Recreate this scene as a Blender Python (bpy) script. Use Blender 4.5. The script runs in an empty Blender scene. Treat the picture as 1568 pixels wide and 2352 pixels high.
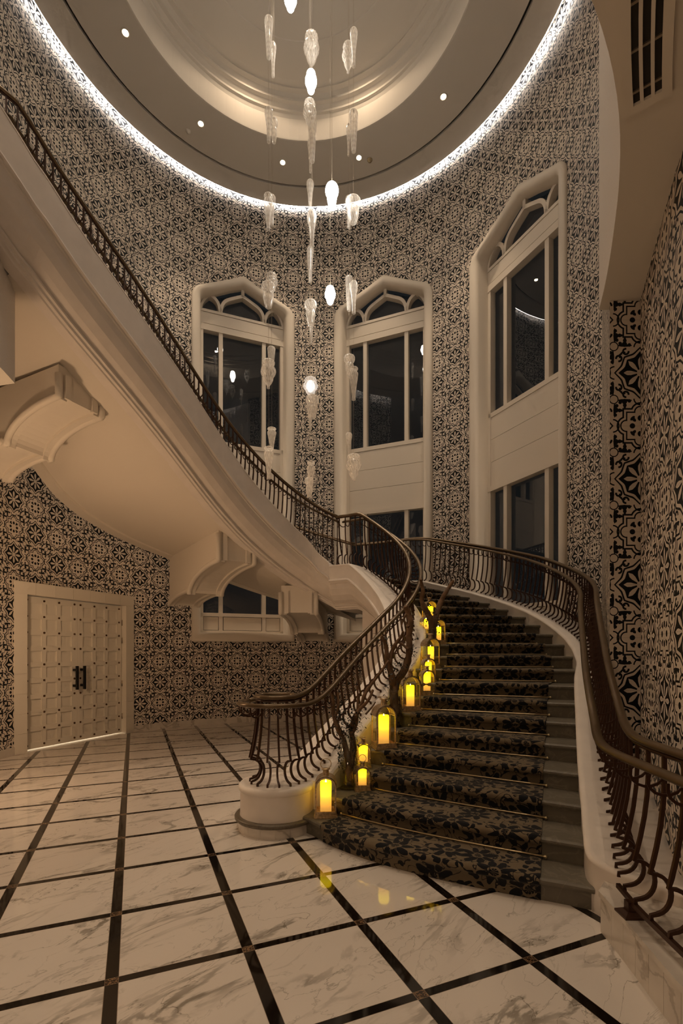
import bpy, bmesh, math, random
import numpy as np
from math import sin, cos, pi, radians, sqrt, atan2, hypot, floor
from mathutils import Vector, Matrix

SC = bpy.context.scene
COL = SC.collection
random.seed(7)

# ------------------------------------------------------------------ constants of the place (metres, camera at the origin, Y = into the hall)
CX, CY = -0.70, 7.10          # centre of the rotunda
RW = 4.45                     # radius of its tiled wall
F = 1120.0                    # focal length in pixels of the 1568 px wide frame
EYE, HOR = 1.60, 1500.0       # eye height, image row of the horizon
CELL = 0.43                   # wall tile
RISE = 0.156
NSTEP = 19
ZLAND = RISE * NSTEP          # 2.964
ZCEIL = 12.10

def pol(deg, r):
    a = radians(deg)
    return (CX + r * cos(a), CY + r * sin(a))
def at(u, v, d):
    return ((u - 784.0) / F * d, d, EYE - (v - HOR) / F * d)
def lerp(a, b, t): return a + (b - a) * t
def interp(x, xs, ys): return float(np.interp(x, xs, ys))

# ------------------------------------------------------------------ mesh helpers
class MB:
    def __init__(s):
        s.v = []; s.f = []; s.uv = []; s.sm = []; s.hasuv = False
    def vert(s, p):
        s.v.append((float(p[0]), float(p[1]), float(p[2]))); return len(s.v) - 1
    def face(s, idx, uv=None, smooth=False):
        s.f.append(tuple(idx)); s.sm.append(smooth)
        if uv is not None: s.hasuv = True
        s.uv.append(uv)
    def quad(s, a, b, c, d, uv=None, smooth=False):
        s.face([s.vert(a), s.vert(b), s.vert(c), s.vert(d)], uv, smooth)
    def grid(s, rows, closed_u=False, closed_v=False, smooth=True, uvs=None, flip=False):
        n = len(rows); m = len(rows[0])
        ids = [[s.vert(p) for p in r] for r in rows]
        for i in range(n if closed_v else n - 1):
            i2 = (i + 1) % n
            for j in range(m if closed_u else m - 1):
                j2 = (j + 1) % m
                q = [ids[i][j], ids[i][j2], ids[i2][j2], ids[i2][j]]
                w = None
                if uvs: w = [uvs[i][j], uvs[i][j2], uvs[i2][j2], uvs[i2][j]]
                if flip:
                    q.reverse()
                    if w: w.reverse()
                s.face(q, w, smooth)
        return ids
    def cap(s, ids, flip=False):
        s.face(list(reversed(ids)) if flip else list(ids))
    def box(s, c, size, rz=0.0):
        hx, hy, hz = size[0] / 2, size[1] / 2, size[2] / 2
        ca, sa = cos(rz), sin(rz)
        P = []
        for dz in (-hz, hz):
            for dx, dy in ((-hx, -hy), (hx, -hy), (hx, hy), (-hx, hy)):
                P.append(s.vert((c[0] + dx * ca - dy * sa, c[1] + dx * sa + dy * ca, c[2] + dz)))
        for q in ((3, 2, 1, 0), (4, 5, 6, 7), (0, 1, 5, 4), (1, 2, 6, 5), (2, 3, 7, 6), (3, 0, 4, 7)):
            s.face([P[k] for k in q])
    def hexa(s, P):     # eight points: bottom ring of four, top ring of four
        I = [s.vert(p) for p in P]
        for q in ((3, 2, 1, 0), (4, 5, 6, 7), (0, 1, 5, 4), (1, 2, 6, 5), (2, 3, 7, 6), (3, 0, 4, 7)):
            s.face([I[k] for k in q])
    def prism(s, poly, z0, z1, smooth=False):
        n = len(poly)
        lo = [s.vert((p[0], p[1], z0)) for p in poly]; hi = [s.vert((p[0], p[1], z1)) for p in poly]
        for i in range(n):
            j = (i + 1) % n
            s.face([lo[i], lo[j], hi[j], hi[i]], None, smooth)
        s.face(list(reversed(lo))); s.face(hi)
    def tube(s, pts, rad, n=8, closed=False, caps=True, flat=1.0):
        pts = [Vector(p) for p in pts]
        m = len(pts)
        if not hasattr(rad, '__len__'): rad = [rad] * m
        rows = []
        up = Vector((0, 0, 1)); prev = None
        for i in range(m):
            a = pts[(i - 1) % m] if (closed or i > 0) else pts[i]
            b = pts[(i + 1) % m] if (closed or i < m - 1) else pts[i]
            t = (b - a)
            if t.length < 1e-9: t = Vector((0, 0, 1))
            t.normalize()
            if prev is None:
                x = t.cross(up)
                if x.length < 1e-4: x = t.cross(Vector((1, 0, 0)))
                x.normalize()
            else:
                x = prev - t * prev.dot(t)
                if x.length < 1e-6: x = t.cross(up)
                x.normalize()
            y = x.cross(t); prev = x
            rows.append([pts[i] + x * (cos(2 * pi * k / n) * rad[i]) + y * (sin(2 * pi * k / n) * rad[i] * flat) for k in range(n)])
        ids = s.grid(rows, closed_u=True, closed_v=closed, smooth=True)
        if caps and not closed:
            s.cap(ids[0], True); s.cap(ids[-1])
        return ids
    def strip(s, pts, wid, thk, updir=(0, 0, 1)):   # bar of rectangular section along a path; wid along side vector, thk along up
        pts = [Vector(p) for p in pts]; up0 = Vector(updir); rows = []
        for i in range(len(pts)):
            a = pts[max(i - 1, 0)]; b = pts[min(i + 1, len(pts) - 1)]
            t = (b - a).normalized()
            x = t.cross(up0)
            if x.length < 1e-5: x = Vector((1, 0, 0))
            x.normalize(); y = x.cross(t)
            rows.append([pts[i] + x * (wid / 2 * sx) + y * (thk / 2 * sy) for sx, sy in ((-1, -1), (1, -1), (1, 1), (-1, 1))])
        ids = s.grid(rows, closed_u=True, smooth=False)
        s.cap(ids[0], True); s.cap(ids[-1])
    def lathe(s, prof, c=(0, 0, 0), n=32, ribs=0, amp=0.0, twist=0.0, a0=0.0, a1=2 * pi, smooth=True):
        full = abs(a1 - a0 - 2 * pi) < 1e-6
        rows = []
        for r, z in prof:
            row = []
            for k in range(n if full else n + 1):
                a = a0 + (a1 - a0) * k / n
                rr = r * (1 + (amp * cos(ribs * (a + twist * z)) if ribs else 0))
                row.append((c[0] + rr * cos(a), c[1] + rr * sin(a), c[2] + z))
            rows.append(row)
        return s.grid(rows, closed_u=full, smooth=smooth)
    def sphere(s, c, r, n=12, sz=1.0):
        s.lathe([(max(1e-4, r * sin(pi * i / 8)), -r * sz * cos(pi * i / 8)) for i in range(9)], c, n)
    def build(s, name, mat, parent=None, loc=None, weld=False):
        me = bpy.data.meshes.new(name)
        me.from_pydata(s.v, [], s.f)
        if s.hasuv:
            uvl = me.uv_layers.new(name='UVMap')
            k = 0
            data = [0.0] * (2 * len(me.loops))
            for f, w in zip(s.f, s.uv):
                for j in range(len(f)):
                    if w is not None:
                        data[2 * k] = w[j][0]; data[2 * k + 1] = w[j][1]
                    k += 1
            uvl.data.foreach_set('uv', data)
        me.polygons.foreach_set('use_smooth', s.sm)
        if weld:
            bm = bmesh.new(); bm.from_mesh(me)
            bmesh.ops.remove_doubles(bm, verts=bm.verts, dist=1e-5)
            bmesh.ops.recalc_face_normals(bm, faces=bm.faces)
            bm.to_mesh(me); bm.free()
        me.materials.append(mat)
        me.update()
        o = bpy.data.objects.new(name, me)
        COL.objects.link(o)
        if parent is not None: o.parent = parent
        if loc is not None: o.location = loc
        return o

def tag(o, label=None, cat=None, group=None, kind=None):
    if label: o['label'] = label
    if cat: o['category'] = cat
    if group: o['group'] = group
    if kind: o['kind'] = kind
    return o
def empty(name, loc=(0, 0, 0), rz=0.0):
    o = bpy.data.objects.new(name, None); COL.objects.link(o)
    o.location = loc; o.rotation_euler = (0, 0, rz); o.empty_display_size = 0.1
    return o
def copy_tree(o, parent=None):
    c = o.copy(); COL.objects.link(c)
    if parent is not None: c.parent = parent
    for ch in list(o.children): copy_tree(ch, c)
    return c
def struct(o): o['kind'] = 'structure'; return o

# ------------------------------------------------------------------ materials
MAT = {}
def newmat(name):
    m = bpy.data.materials.new(name); m.use_nodes = True
    nt = m.node_tree; nt.nodes.clear()
    out = nt.nodes.new('ShaderNodeOutputMaterial')
    return m, nt, out
def princ(name, col, rough=0.5, metal=0.0, bump=0.0, bscale=40.0, spec=0.5, var=0.0, vscale=3.0, coat=0.0):
    m, nt, out = newmat(name)
    b = nt.nodes.new('ShaderNodeBsdfPrincipled')
    b.inputs['Base Color'].default_value = (*col, 1); b.inputs['Roughness'].default_value = rough
    b.inputs['Metallic'].default_value = metal; b.inputs['Specular IOR Level'].default_value = spec
    b.inputs['Coat Weight'].default_value = coat
    nt.links.new(b.outputs[0], out.inputs[0])
    if var or bump:
        tc = nt.nodes.new('ShaderNodeTexCoord')
    if var:
        n = nt.nodes.new('ShaderNodeTexNoise'); n.inputs['Scale'].default_value = vscale; n.inputs['Detail'].default_value = 4
        nt.links.new(tc.outputs['Object'], n.inputs['Vector'])
        r = nt.nodes.new('ShaderNodeMapRange'); r.inputs['From Min'].default_value = 0.3; r.inputs['From Max'].default_value = 0.7
        r.inputs['To Min'].default_value = 1 - var; r.inputs['To Max'].default_value = 1 + var
        nt.links.new(n.outputs['Fac'], r.inputs['Value'])
        mx = nt.nodes.new('ShaderNodeVectorMath'); mx.operation = 'SCALE'
        mx.inputs[0].default_value = col
        nt.links.new(r.outputs[0], mx.inputs['Scale']); nt.links.new(mx.outputs[0], b.inputs['Base Color'])
    if bump:
        n2 = nt.nodes.new('ShaderNodeTexNoise'); n2.inputs['Scale'].default_value = bscale; n2.inputs['Detail'].default_value = 3
        nt.links.new(tc.outputs['Object'], n2.inputs['Vector'])
        bp = nt.nodes.new('ShaderNodeBump'); bp.inputs['Strength'].default_value = bump; bp.inputs['Distance'].default_value = 0.01
        nt.links.new(n2.outputs['Fac'], bp.inputs['Height']); nt.links.new(bp.outputs[0], b.inputs['Normal'])
    MAT[name] = m
    return m
def emit(name, col, strength):
    m, nt, out = newmat(name)
    e = nt.nodes.new('ShaderNodeEmission'); e.inputs[0].default_value = (*col, 1); e.inputs[1].default_value = strength
    nt.links.new(e.outputs[0], out.inputs[0]); MAT[name] = m
    return m

class X:                       # tiny expression builder over Math nodes
    nt = None
    def __init__(s, sock): s.s = sock
    @staticmethod
    def op(o, *a):
        n = X.nt.nodes.new('ShaderNodeMath'); n.operation = o
        for i, v in enumerate(a):
            if isinstance(v, X): X.nt.links.new(v.s, n.inputs[i])
            else: n.inputs[i].default_value = float(v)
        return X(n.outputs[0])
    def __add__(a, b): return X.op('ADD', a, b)
    __radd__ = __add__
    def __sub__(a, b): return X.op('SUBTRACT', a, b)
    def __rsub__(a, b): return X.op('SUBTRACT', b, a)
    def __mul__(a, b): return X.op('MULTIPLY', a, b)
    __rmul__ = __mul__
    def __truediv__(a, b): return X.op('DIVIDE', a, b)
    def __lt__(a, b): return X.op('LESS_THAN', a, b)
    def __gt__(a, b): return X.op('GREATER_THAN', a, b)
def xabs(a): return X.op('ABSOLUTE', a)
def xmin(a, b): return X.op('MINIMUM', a, b)
def xmax(a, b): return X.op('MAXIMUM', a, b)
def xsqrt(a): return X.op('SQRT', a)
def xhyp(a, b): return xsqrt(a * a + b * b)
def ring(d, r, w): return xabs(d - r) < w

def mixcol(nt, fac, c1, c2):
    n = nt.nodes.new('ShaderNodeMix'); n.data_type = 'RGBA'
    for k, v in ((0, fac), (6, c1), (7, c2)):
        if isinstance(v, X): nt.links.new(v.s, n.inputs[k])
        elif hasattr(v, 'is_linked'): nt.links.new(v, n.inputs[k])
        elif k == 0: n.inputs[0].default_value = v
        else: n.inputs[k].default_value = (*v, 1)
    return n.outputs[2]

def tile_material(name):
    m, nt, out = newmat(name); X.nt = nt
    uv = nt.nodes.new('ShaderNodeUVMap'); sp = nt.nodes.new('ShaderNodeSeparateXYZ'); nt.links.new(uv.outputs[0], sp.inputs[0])
    U, V = X(sp.outputs[0]), X(sp.outputs[1])
    fx, fy = X.op('PINGPONG', U, 1.0), X.op('PINGPONG', V, 1.0)
    s = (fx + fy) > 1.0
    x = fx + s * (1.0 - 2.0 * fx); y = fy + s * (1.0 - 2.0 * fy)
    a, b = xmax(x, y), xmin(x, y)
    r = xhyp(a, b); phi = X.op('ARCTAN2', b, a)
    half = pi / 8
    c1 = X.op('POWER', xmax(1.0 - phi / half, 0.0), 1.7)          # tips on the four axes
    c2 = X.op('POWER', xmax(phi / half - 1.0, 0.0), 1.7)          # smaller tips on the diagonals
    R = 0.395 + 0.100 * c1 + 0.040 * c2
    t = r - R
    q = xmin(phi, pi / 4 - phi)                                   # angle to the nearest of the eight petals
    w = r * X.op('SINE', q)
    petal = w < (0.041 - 0.62 * xmax(r - 0.25, 0.0) - 0.26 * xmax(0.18 - r, 0.0))
    core = r < 0.065
    black = (t < -0.082) * (1.0 - petal) * (1.0 - core)
    black = xmax(black, ring(t, -0.016, 0.017))
    # pair of scrolls on every diagonal
    d = xhyp(a - 0.405, b - 0.272)
    black = xmax(black, ring(d, 0.052, 0.019) * (1.0 - (a > 0.415) * (b < 0.262)))
    d = xhyp(a - 0.352, b - 0.318)
    black = xmax(black, ring(d, 0.040, 0.017) * (a + b > 0.66))
    # palmettes between the medallions
    for px, py, pr in ((0.540, 0.298, 0.050), (0.610, 0.292, 0.036), (0.645, 0.292, 0.024), (0.556, 0.380, 0.034), (0.528, 0.206, 0.034)):
        black = xmax(black, xhyp(a - px, b - py) < pr)
    black = xmax(black, xhyp((a - 0.517) / 0.024, (b - 0.292) / 0.135) < 1.0)
    black = xmax(black, ring(xhyp(a - 0.5, b - 0.5), 0.080, 0.010))
    black = xmax(black, ring(xhyp(a - 0.482, b), 0.118, 0.013) * (a > 0.487))
    # octofoil round (1, 0)
    p = 1.0 - a
    sd = xmin(xmax(p, b) - 0.335, xhyp(p - 0.262, b) - 0.183)
    black = xmax(black, ring(sd, -0.014, 0.016))
    black = xmax(black, ring(sd, -0.078, 0.013))
    e1 = xhyp((p - 0.148) / 0.052, b / 0.050) < 1.0
    e1 = e1 * (xhyp(p, b) > 0.098)
    k = 0.70710678
    g1, g2 = (p + b) * k, (p - b) * k
    e2 = xmax(xhyp((g1 - 0.175) / 0.055, g2 / 0.030) < 1.0, xhyp((g1 - 0.205) / 0.028, g2 / 0.055) < 1.0)
    black = xmax(black, xmax(e1, e2))
    # hairline joints between the square tiles
    jx = xmin(xmin(fx, 1.0 - fx), xmin(fy, 1.0 - fy)) < 0.004
    nz = nt.nodes.new('ShaderNodeTexNoise'); nz.inputs['Scale'].default_value = 0.7; nz.inputs['Detail'].default_value = 3
    nt.links.new(uv.outputs[0], nz.inputs['Vector'])
    cream = mixcol(nt, nz.outputs['Fac'], (0.80, 0.71, 0.62), (0.72, 0.64, 0.56))
    cream = mixcol(nt, jx * 0.35, cream, (0.25, 0.22, 0.20))
    col = mixcol(nt, black, cream, (0.010, 0.011, 0.014))
    bs = nt.nodes.new('ShaderNodeBsdfPrincipled'); bs.inputs['Roughness'].default_value = 0.5; bs.inputs['Specular IOR Level'].default_value = 0.18
    nt.links.new(col, bs.inputs['Base Color']); nt.links.new(bs.outputs[0], out.inputs[0])
    MAT[name] = m
    return m

def vein_field(nt, vec, seed_scale, width, soft, detail=5, dist=1.2):
    n = nt.nodes.new('ShaderNodeTexNoise'); n.inputs['Scale'].default_value = seed_scale
    n.inputs['Detail'].default_value = detail; n.inputs['Roughness'].default_value = 0.55; n.inputs['Distortion'].default_value = dist
    nt.links.new(vec, n.inputs['Vector'])
    v = xabs(X(n.outputs['Fac']) - 0.5)
    mr = nt.nodes.new('ShaderNodeMapRange'); mr.interpolation_type = 'SMOOTHSTEP'
    nt.links.new(v.s, mr.inputs['Value'])
    mr.inputs['From Min'].default_value = width; mr.inputs['From Max'].default_value = width + soft
    mr.inputs['To Min'].default_value = 1.0; mr.inputs['To Max'].default_value = 0.0
    return X(mr.outputs[0])

def marble_floor(name):
    m, nt, out = newmat(name); X.nt = nt
    uv = nt.nodes.new('ShaderNodeUVMap'); sp = nt.nodes.new('ShaderNodeSeparateXYZ'); nt.links.new(uv.outputs[0], sp.inputs[0])
    U, V = X(sp.outputs[0]), X(sp.outputs[1])
    fu, fv = X.op('PINGPONG', U, 0.5), X.op('PINGPONG', V, 0.5)       # distance to the nearest line
    su, sv = fu < 0.046, fv < 0.037
    strip = xmax(su, sv); cross = su * sv
    iu, iv = X.op('FLOOR', U), X.op('FLOOR', V)
    h = X.op('FRACT', X.op('SINE', iu * 12.99 + iv * 78.23) * 43758.5)
    h2 = X.op('FRACT', h * 91.7)
    cb = nt.nodes.new('ShaderNodeCombineXYZ')
    lx = U - iu; ly = V - iv
    # veins run slanted across each slab, and every slab is cut from another place of the block
    nt.links.new((lx * 0.75 + ly * 0.35 + h * 17.0).s, cb.inputs[0]); nt.links.new((ly * 1.9 - lx * 0.85 + h2 * 23.0).s, cb.inputs[1])
    v1 = vein_field(nt, cb.outputs[0], 0.95, 0.006, 0.030, 6, 0.7)
    v2 = vein_field(nt, cb.outputs[0], 1.7, 0.0015, 0.009, 6, 1.0)
    nz = nt.nodes.new('ShaderNodeTexNoise'); nz.inputs['Scale'].default_value = 1.1; nz.inputs['Detail'].default_value = 3
    nt.links.new(cb.outputs[0], nz.inputs['Vector'])
    gate = X.op('MULTIPLY', xmax((X(nz.outputs['Fac']) - 0.42) * 4.0, 0.0), 1.0)
    gate = xmin(gate, 1.0)
    veins = xmin(v1 * 0.85 * gate + v2 * 0.75 * (0.25 + gate * 0.75), 0.92)
    white = mixcol(nt, nz.outputs['Fac'], (0.76, 0.70, 0.64), (0.70, 0.64, 0.58))
    white = mixcol(nt, veins, white, (0.20, 0.175, 0.14))
    col = mixcol(nt, strip, white, (0.010, 0.007, 0.005))
    n3 = vein_field(nt, uv.outputs[0], 34.0, 0.015, 0.03, 3, 0.5)
    brown = mixcol(nt, n3, (0.035, 0.02, 0.012), (0.28, 0.17, 0.09))
    col = mixcol(nt, cross, col, brown)
    joint = xmin(ring(fu, 0.046, 0.0022) + ring(fv, 0.037, 0.0022), 1.0)
    col = mixcol(nt, joint * 0.6, col, (0.30, 0.22, 0.15))
    bs = nt.nodes.new('ShaderNodeBsdfPrincipled'); bs.inputs['Roughness'].default_value = 0.05; bs.inputs['Specular IOR Level'].default_value = 0.5
    nt.links.new(col, bs.inputs['Base Color']); nt.links.new(bs.outputs[0], out.inputs[0])
    MAT[name] = m
    return m

def stone(name, base, vein, scale=2.0, rough=0.35, joints=False, width=0.004, soft=0.03):
    m, nt, out = newmat(name); X.nt = nt
    tc = nt.nodes.new('ShaderNodeTexCoord')
    v1 = vein_field(nt, tc.outputs['Object'], scale, width, soft, 6, 1.0)
    nz = nt.nodes.new('ShaderNodeTexNoise'); nz.inputs['Scale'].default_value = scale * 4; nz.inputs['Detail'].default_value = 6
    nt.links.new(tc.outputs['Object'], nz.inputs['Vector'])
    dk = tuple(c * 0.72 for c in base)
    c1 = mixcol(nt, nz.outputs['Fac'], base, dk)
    c2 = mixcol(nt, v1 * 0.6, c1, vein)
    bs = nt.nodes.new('ShaderNodeBsdfPrincipled'); bs.inputs['Roughness'].default_value = rough
    nt.links.new(c2, bs.inputs['Base Color']); nt.links.new(bs.outputs[0], out.inputs[0])
    MAT[name] = m
    return m

def carpet_material(name):
    m, nt, out = newmat(name); X.nt = nt
    uv = nt.nodes.new('ShaderNodeUVMap')
    dn = nt.nodes.new('ShaderNodeTexNoise'); dn.inputs['Scale'].default_value = 9.0; dn.inputs['Detail'].default_value = 2
    nt.links.new(uv.outputs[0], dn.inputs['Vector'])
    sc = nt.nodes.new('ShaderNodeVectorMath'); sc.operation = 'SCALE'; sc.inputs['Scale'].default_value = 0.06
    nt.links.new(dn.outputs['Color'], sc.inputs[0])
    ad = nt.nodes.new('ShaderNodeVectorMath'); nt.links.new(uv.outputs[0], ad.inputs[0]); nt.links.new(sc.outputs[0], ad.inputs[1])
    vo = nt.nodes.new('ShaderNodeTexVoronoi'); vo.voronoi_dimensions = '2D'; vo.inputs['Scale'].default_value = 3.0; vo.inputs['Randomness'].default_value = 0.8
    nt.links.new(ad.outputs[0], vo.inputs['Vector'])
    sb = nt.nodes.new('ShaderNodeVectorMath'); sb.operation = 'SUBTRACT'
    nt.links.new(ad.outputs[0], sb.inputs[0]); nt.links.new(vo.outputs['Position'], sb.inputs[1])
    sp = nt.nodes.new('ShaderNodeSeparateXYZ'); nt.links.new(sb.outputs[0], sp.inputs[0])
    lx, ly = X(sp.outputs[0]), X(sp.outputs[1])
    r = xhyp(lx, ly); ang = X.op('ARCTAN2', ly, lx)
    pet = xabs(X.op('SINE', ang * 4.0))
    R = 0.055 + 0.085 * pet
    flower = (r < R) * (1.0 - (r < R - 0.02) * (pet < 0.35)) * (1.0 - ring(r, 0.035, 0.008))
    vo2 = nt.nodes.new('ShaderNodeTexVoronoi'); vo2.voronoi_dimensions = '2D'; vo2.inputs['Scale'].default_value = 13.0
    nt.links.new(ad.outputs[0], vo2.inputs['Vector'])
    leaf = (X(vo2.outputs['Distance']) < 0.33) * (r > 0.15)
    n4 = nt.nodes.new('ShaderNodeTexNoise'); n4.inputs['Scale'].default_value = 7.0; n4.inputs['Detail'].default_value = 1
    n4.inputs['Distortion'].default_value = 1.6
    nt.links.new(uv.outputs[0], n4.inputs['Vector'])
    scroll = ring(X(n4.outputs['Fac']), 0.5, 0.022)
    leaf = leaf * (X(n4.outputs['Fac']) > 0.44)
    blk = xmax(flower, xmax(leaf, scroll * 0.95))
    fz = nt.nodes.new('ShaderNodeTexNoise'); fz.inputs['Scale'].default_value = 260.0
    nt.links.new(uv.outputs[0], fz.inputs['Vector'])
    ground = mixcol(nt, fz.outputs['Fac'], (0.20, 0.155, 0.10), (0.13, 0.10, 0.066))
    col = mixcol(nt, blk, ground, (0.010, 0.011, 0.014))
    bs = nt.nodes.new('ShaderNodeBsdfPrincipled'); bs.inputs['Roughness'].default_value = 0.95; bs.inputs['Specular IOR Level'].default_value = 0.1
    bs.inputs['Sheen Weight'].default_value = 0.1
    bp = nt.nodes.new('ShaderNodeBump'); bp.inputs['Strength'].default_value = 0.4; bp.inputs['Distance'].default_value = 0.004
    nt.links.new(fz.outputs['Fac'], bp.inputs['Height']); nt.links.new(bp.outputs[0], bs.inputs['Normal'])
    nt.links.new(col, bs.inputs['Base Color']); nt.links.new(bs.outputs[0], out.inputs[0])
    MAT[name] = m
    return m

def pane_glass(name, tint, refl=0.043):
    m, nt, out = newmat(name)
    tr = nt.nodes.new('ShaderNodeBsdfTransparent'); tr.inputs[0].default_value = (*tint, 1)
    gl = nt.nodes.new('ShaderNodeBsdfGlossy'); gl.inputs['Roughness'].default_value = 0.01; gl.inputs[0].default_value = (1, 1, 1, 1)
    lw = nt.nodes.new('ShaderNodeLayerWeight'); X.nt = nt
    fr = refl + (1.0 - refl) * X.op('POWER', X(lw.outputs['Facing']), 5.0)
    mx = nt.nodes.new('ShaderNodeMixShader')
    nt.links.new(fr.s, mx.inputs[0]); nt.links.new(tr.outputs[0], mx.inputs[1]); nt.links.new(gl.outputs[0], mx.inputs[2])
    nt.links.new(mx.outputs[0], out.inputs[0]); MAT[name] = m
    return m
def blown_glass(name, body, fac):
    m, nt, out = newmat(name)
    tr = nt.nodes.new('ShaderNodeBsdfTransparent'); tr.inputs[0].default_value = (0.97, 0.96, 0.94, 1)
    df = nt.nodes.new('ShaderNodeBsdfTranslucent'); df.inputs[0].default_value = (*body, 1)
    d2 = nt.nodes.new('ShaderNodeBsdfDiffuse'); d2.inputs[0].default_value = (*body, 1)
    gl = nt.nodes.new('ShaderNodeBsdfGlossy'); gl.inputs['Roughness'].default_value = 0.06
    lw = nt.nodes.new('ShaderNodeLayerWeight'); lw.inputs[0].default_value = 0.35
    a = nt.nodes.new('ShaderNodeAddShader'); nt.links.new(df.outputs[0], a.inputs[0]); nt.links.new(d2.outputs[0], a.inputs[1])
    m1 = nt.nodes.new('ShaderNodeMixShader'); m1.inputs[0].default_value = 0.35
    nt.links.new(a.outputs[0], m1.inputs[1]); nt.links.new(gl.outputs[0], m1.inputs[2])
    mr = nt.nodes.new('ShaderNodeMapRange'); mr.inputs['To Min'].default_value = fac; mr.inputs['To Max'].default_value = min(1, fac + 0.55)
    nt.links.new(lw.outputs['Facing'], mr.inputs['Value'])
    X.nt = nt
    tc = nt.nodes.new('ShaderNodeTexCoord'); sp = nt.nodes.new('ShaderNodeSeparateXYZ'); nt.links.new(tc.outputs['Object'], sp.inputs[0])
    ang = X.op('ARCTAN2', X(sp.outputs[1]), X(sp.outputs[0]))
    rib = X.op('POWER', 0.5 + 0.5 * X.op('SINE', ang * 14.0 + X(sp.outputs[2]) * 55.0), 2.0)
    rib2 = X.op('POWER', 0.5 + 0.5 * X.op('SINE', ang * 14.0 - X(sp.outputs[2]) * 40.0), 3.0)
    fac_ = xmin(X(mr.outputs[0]) * 0.7 + xmax(rib, rib2 * 0.7) * 0.42, 0.95)
    m2 = nt.nodes.new('ShaderNodeMixShader')
    nt.links.new(fac_.s, m2.inputs[0]); nt.links.new(tr.outputs[0], m2.inputs[1]); nt.links.new(m1.outputs[0], m2.inputs[2])
    nt.links.new(m2.outputs[0], out.inputs[0]); MAT[name] = m
    return m
def candle_material(name):
    m, nt, out = newmat(name); X.nt = nt
    tc = nt.nodes.new('ShaderNodeTexCoord'); sp = nt.nodes.new('ShaderNodeSeparateXYZ'); nt.links.new(tc.outputs['Generated'], sp.inputs[0])
    cr = nt.nodes.new('ShaderNodeValToRGB'); nt.links.new(sp.outputs[2], cr.inputs[0])
    e = cr.color_ramp.elements
    e[0].position = 0.0; e[0].color = (0.55, 0.26, 0.05, 1)
    e[1].position = 1.0; e[1].color = (1.0, 0.62, 0.0, 1)
    k = cr.color_ramp.elements.new(0.45); k.color = (0.85, 0.36, 0.02, 1)
    k = cr.color_ramp.elements.new(0.78); k.color = (1.0, 0.72, 0.01, 1)
    st = nt.nodes.new('ShaderNodeMapRange'); nt.links.new(sp.outputs[2], st.inputs['Value'])
    st.inputs['From Min'].default_value = 0.1; st.inputs['From Max'].default_value = 0.8
    st.inputs['To Min'].default_value = CANDLE * 0.38; st.inputs['To Max'].default_value = CANDLE
    em = nt.nodes.new('ShaderNodeEmission'); nt.links.new(cr.outputs[0], em.inputs[0]); nt.links.new(st.outputs[0], em.inputs[1])
    df = nt.nodes.new('ShaderNodeBsdfDiffuse'); df.inputs[0].default_value = (0.8, 0.66, 0.45, 1)
    ad = nt.nodes.new('ShaderNodeAddShader'); nt.links.new(em.outputs[0], ad.inputs[0]); nt.links.new(df.outputs[0], ad.inputs[1])
    nt.links.new(ad.outputs[0], out.inputs[0]); MAT[name] = m
    return m

CANDLE = 3.2
tile_material('tile')
marble_floor('marble_floor')
carpet_material('carpet')
candle_material('wax')
princ('plaster', (0.80, 0.73, 0.64), 0.7, bump=0.05, bscale=25, spec=0.25)
princ('paint', (0.80, 0.725, 0.63), 0.45, spec=0.35)
princ('door_paint', (0.80, 0.74, 0.64), 0.4, spec=0.4)
princ('ceiling_paint', (0.80, 0.745, 0.67), 0.85, spec=0.1)
princ('curb_white', (0.82, 0.75, 0.69), 0.5, var=0.04, vscale=6, spec=0.25)
princ('textured_plaster', (0.82, 0.77, 0.72), 0.7, bump=0.8, bscale=55, spec=0.2)
stone('marble_trim', (0.80, 0.73, 0.65), (0.34, 0.29, 0.24), 1.6, 0.2)
stone('step_stone', (0.165, 0.145, 0.11), (0.22, 0.195, 0.15), 5.0, 0.42)
stone('granite', (0.17, 0.14, 0.10), (0.06, 0.05, 0.04), 26.0, 0.4)
princ('iron', (0.055, 0.022, 0.011), 0.38, 0.35, spec=0.5)
princ('bronze_rail', (0.135, 0.09, 0.048), 0.30, 0.45, var=0.12, vscale=9)
princ('brass', (0.82, 0.70, 0.46), 0.28, 0.9)
princ('black_metal', (0.012, 0.012, 0.013), 0.4, 0.3)
princ('stud_bronze', (0.12, 0.06, 0.03), 0.35, 0.8)
princ('steel', (0.45, 0.38, 0.30), 0.35, 0.9)
princ('lantern_metal', (0.60, 0.45, 0.27), 0.38, 0.75, var=0.35, vscale=45)
princ('groove_black', (0.01, 0.01, 0.01), 0.6)
princ('grille_dark', (0.02, 0.018, 0.016), 0.6)
princ('bark', (0.17, 0.095, 0.048), 0.85, bump=0.9, bscale=28, var=0.35, vscale=14)
princ('ivy', (0.012, 0.018, 0.012), 0.5)
princ('cable', (0.62, 0.52, 0.40), 0.45, 0.2)
princ('detector', (0.45, 0.36, 0.22), 0.5)
princ('rear_paint', (0.62, 0.53, 0.44), 0.9, spec=0.1)
pane_glass('night_glass', (0.55, 0.58, 0.60), 0.085)
pane_glass('clear_glass', (0.93, 0.92, 0.90))
pane_glass('vase_glass', (0.90, 0.90, 0.87))
blown_glass('blown_glass', (0.98, 0.95, 0.91), 0.22)
emit('globe_light', (1.0, 0.92, 0.80), 28.0)
emit('globe_glow', (1.0, 0.95, 0.90), 1.6)
emit('spot_lens', (1.0, 0.80, 0.52), 60.0)
emit('cove_led', (1.0, 0.93, 0.86), 40.0)
emit('door_gap', (1.0, 0.82, 0.58), 3.0)
emit('flame', (1.0, 0.85, 0.30), 8.0)

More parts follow.
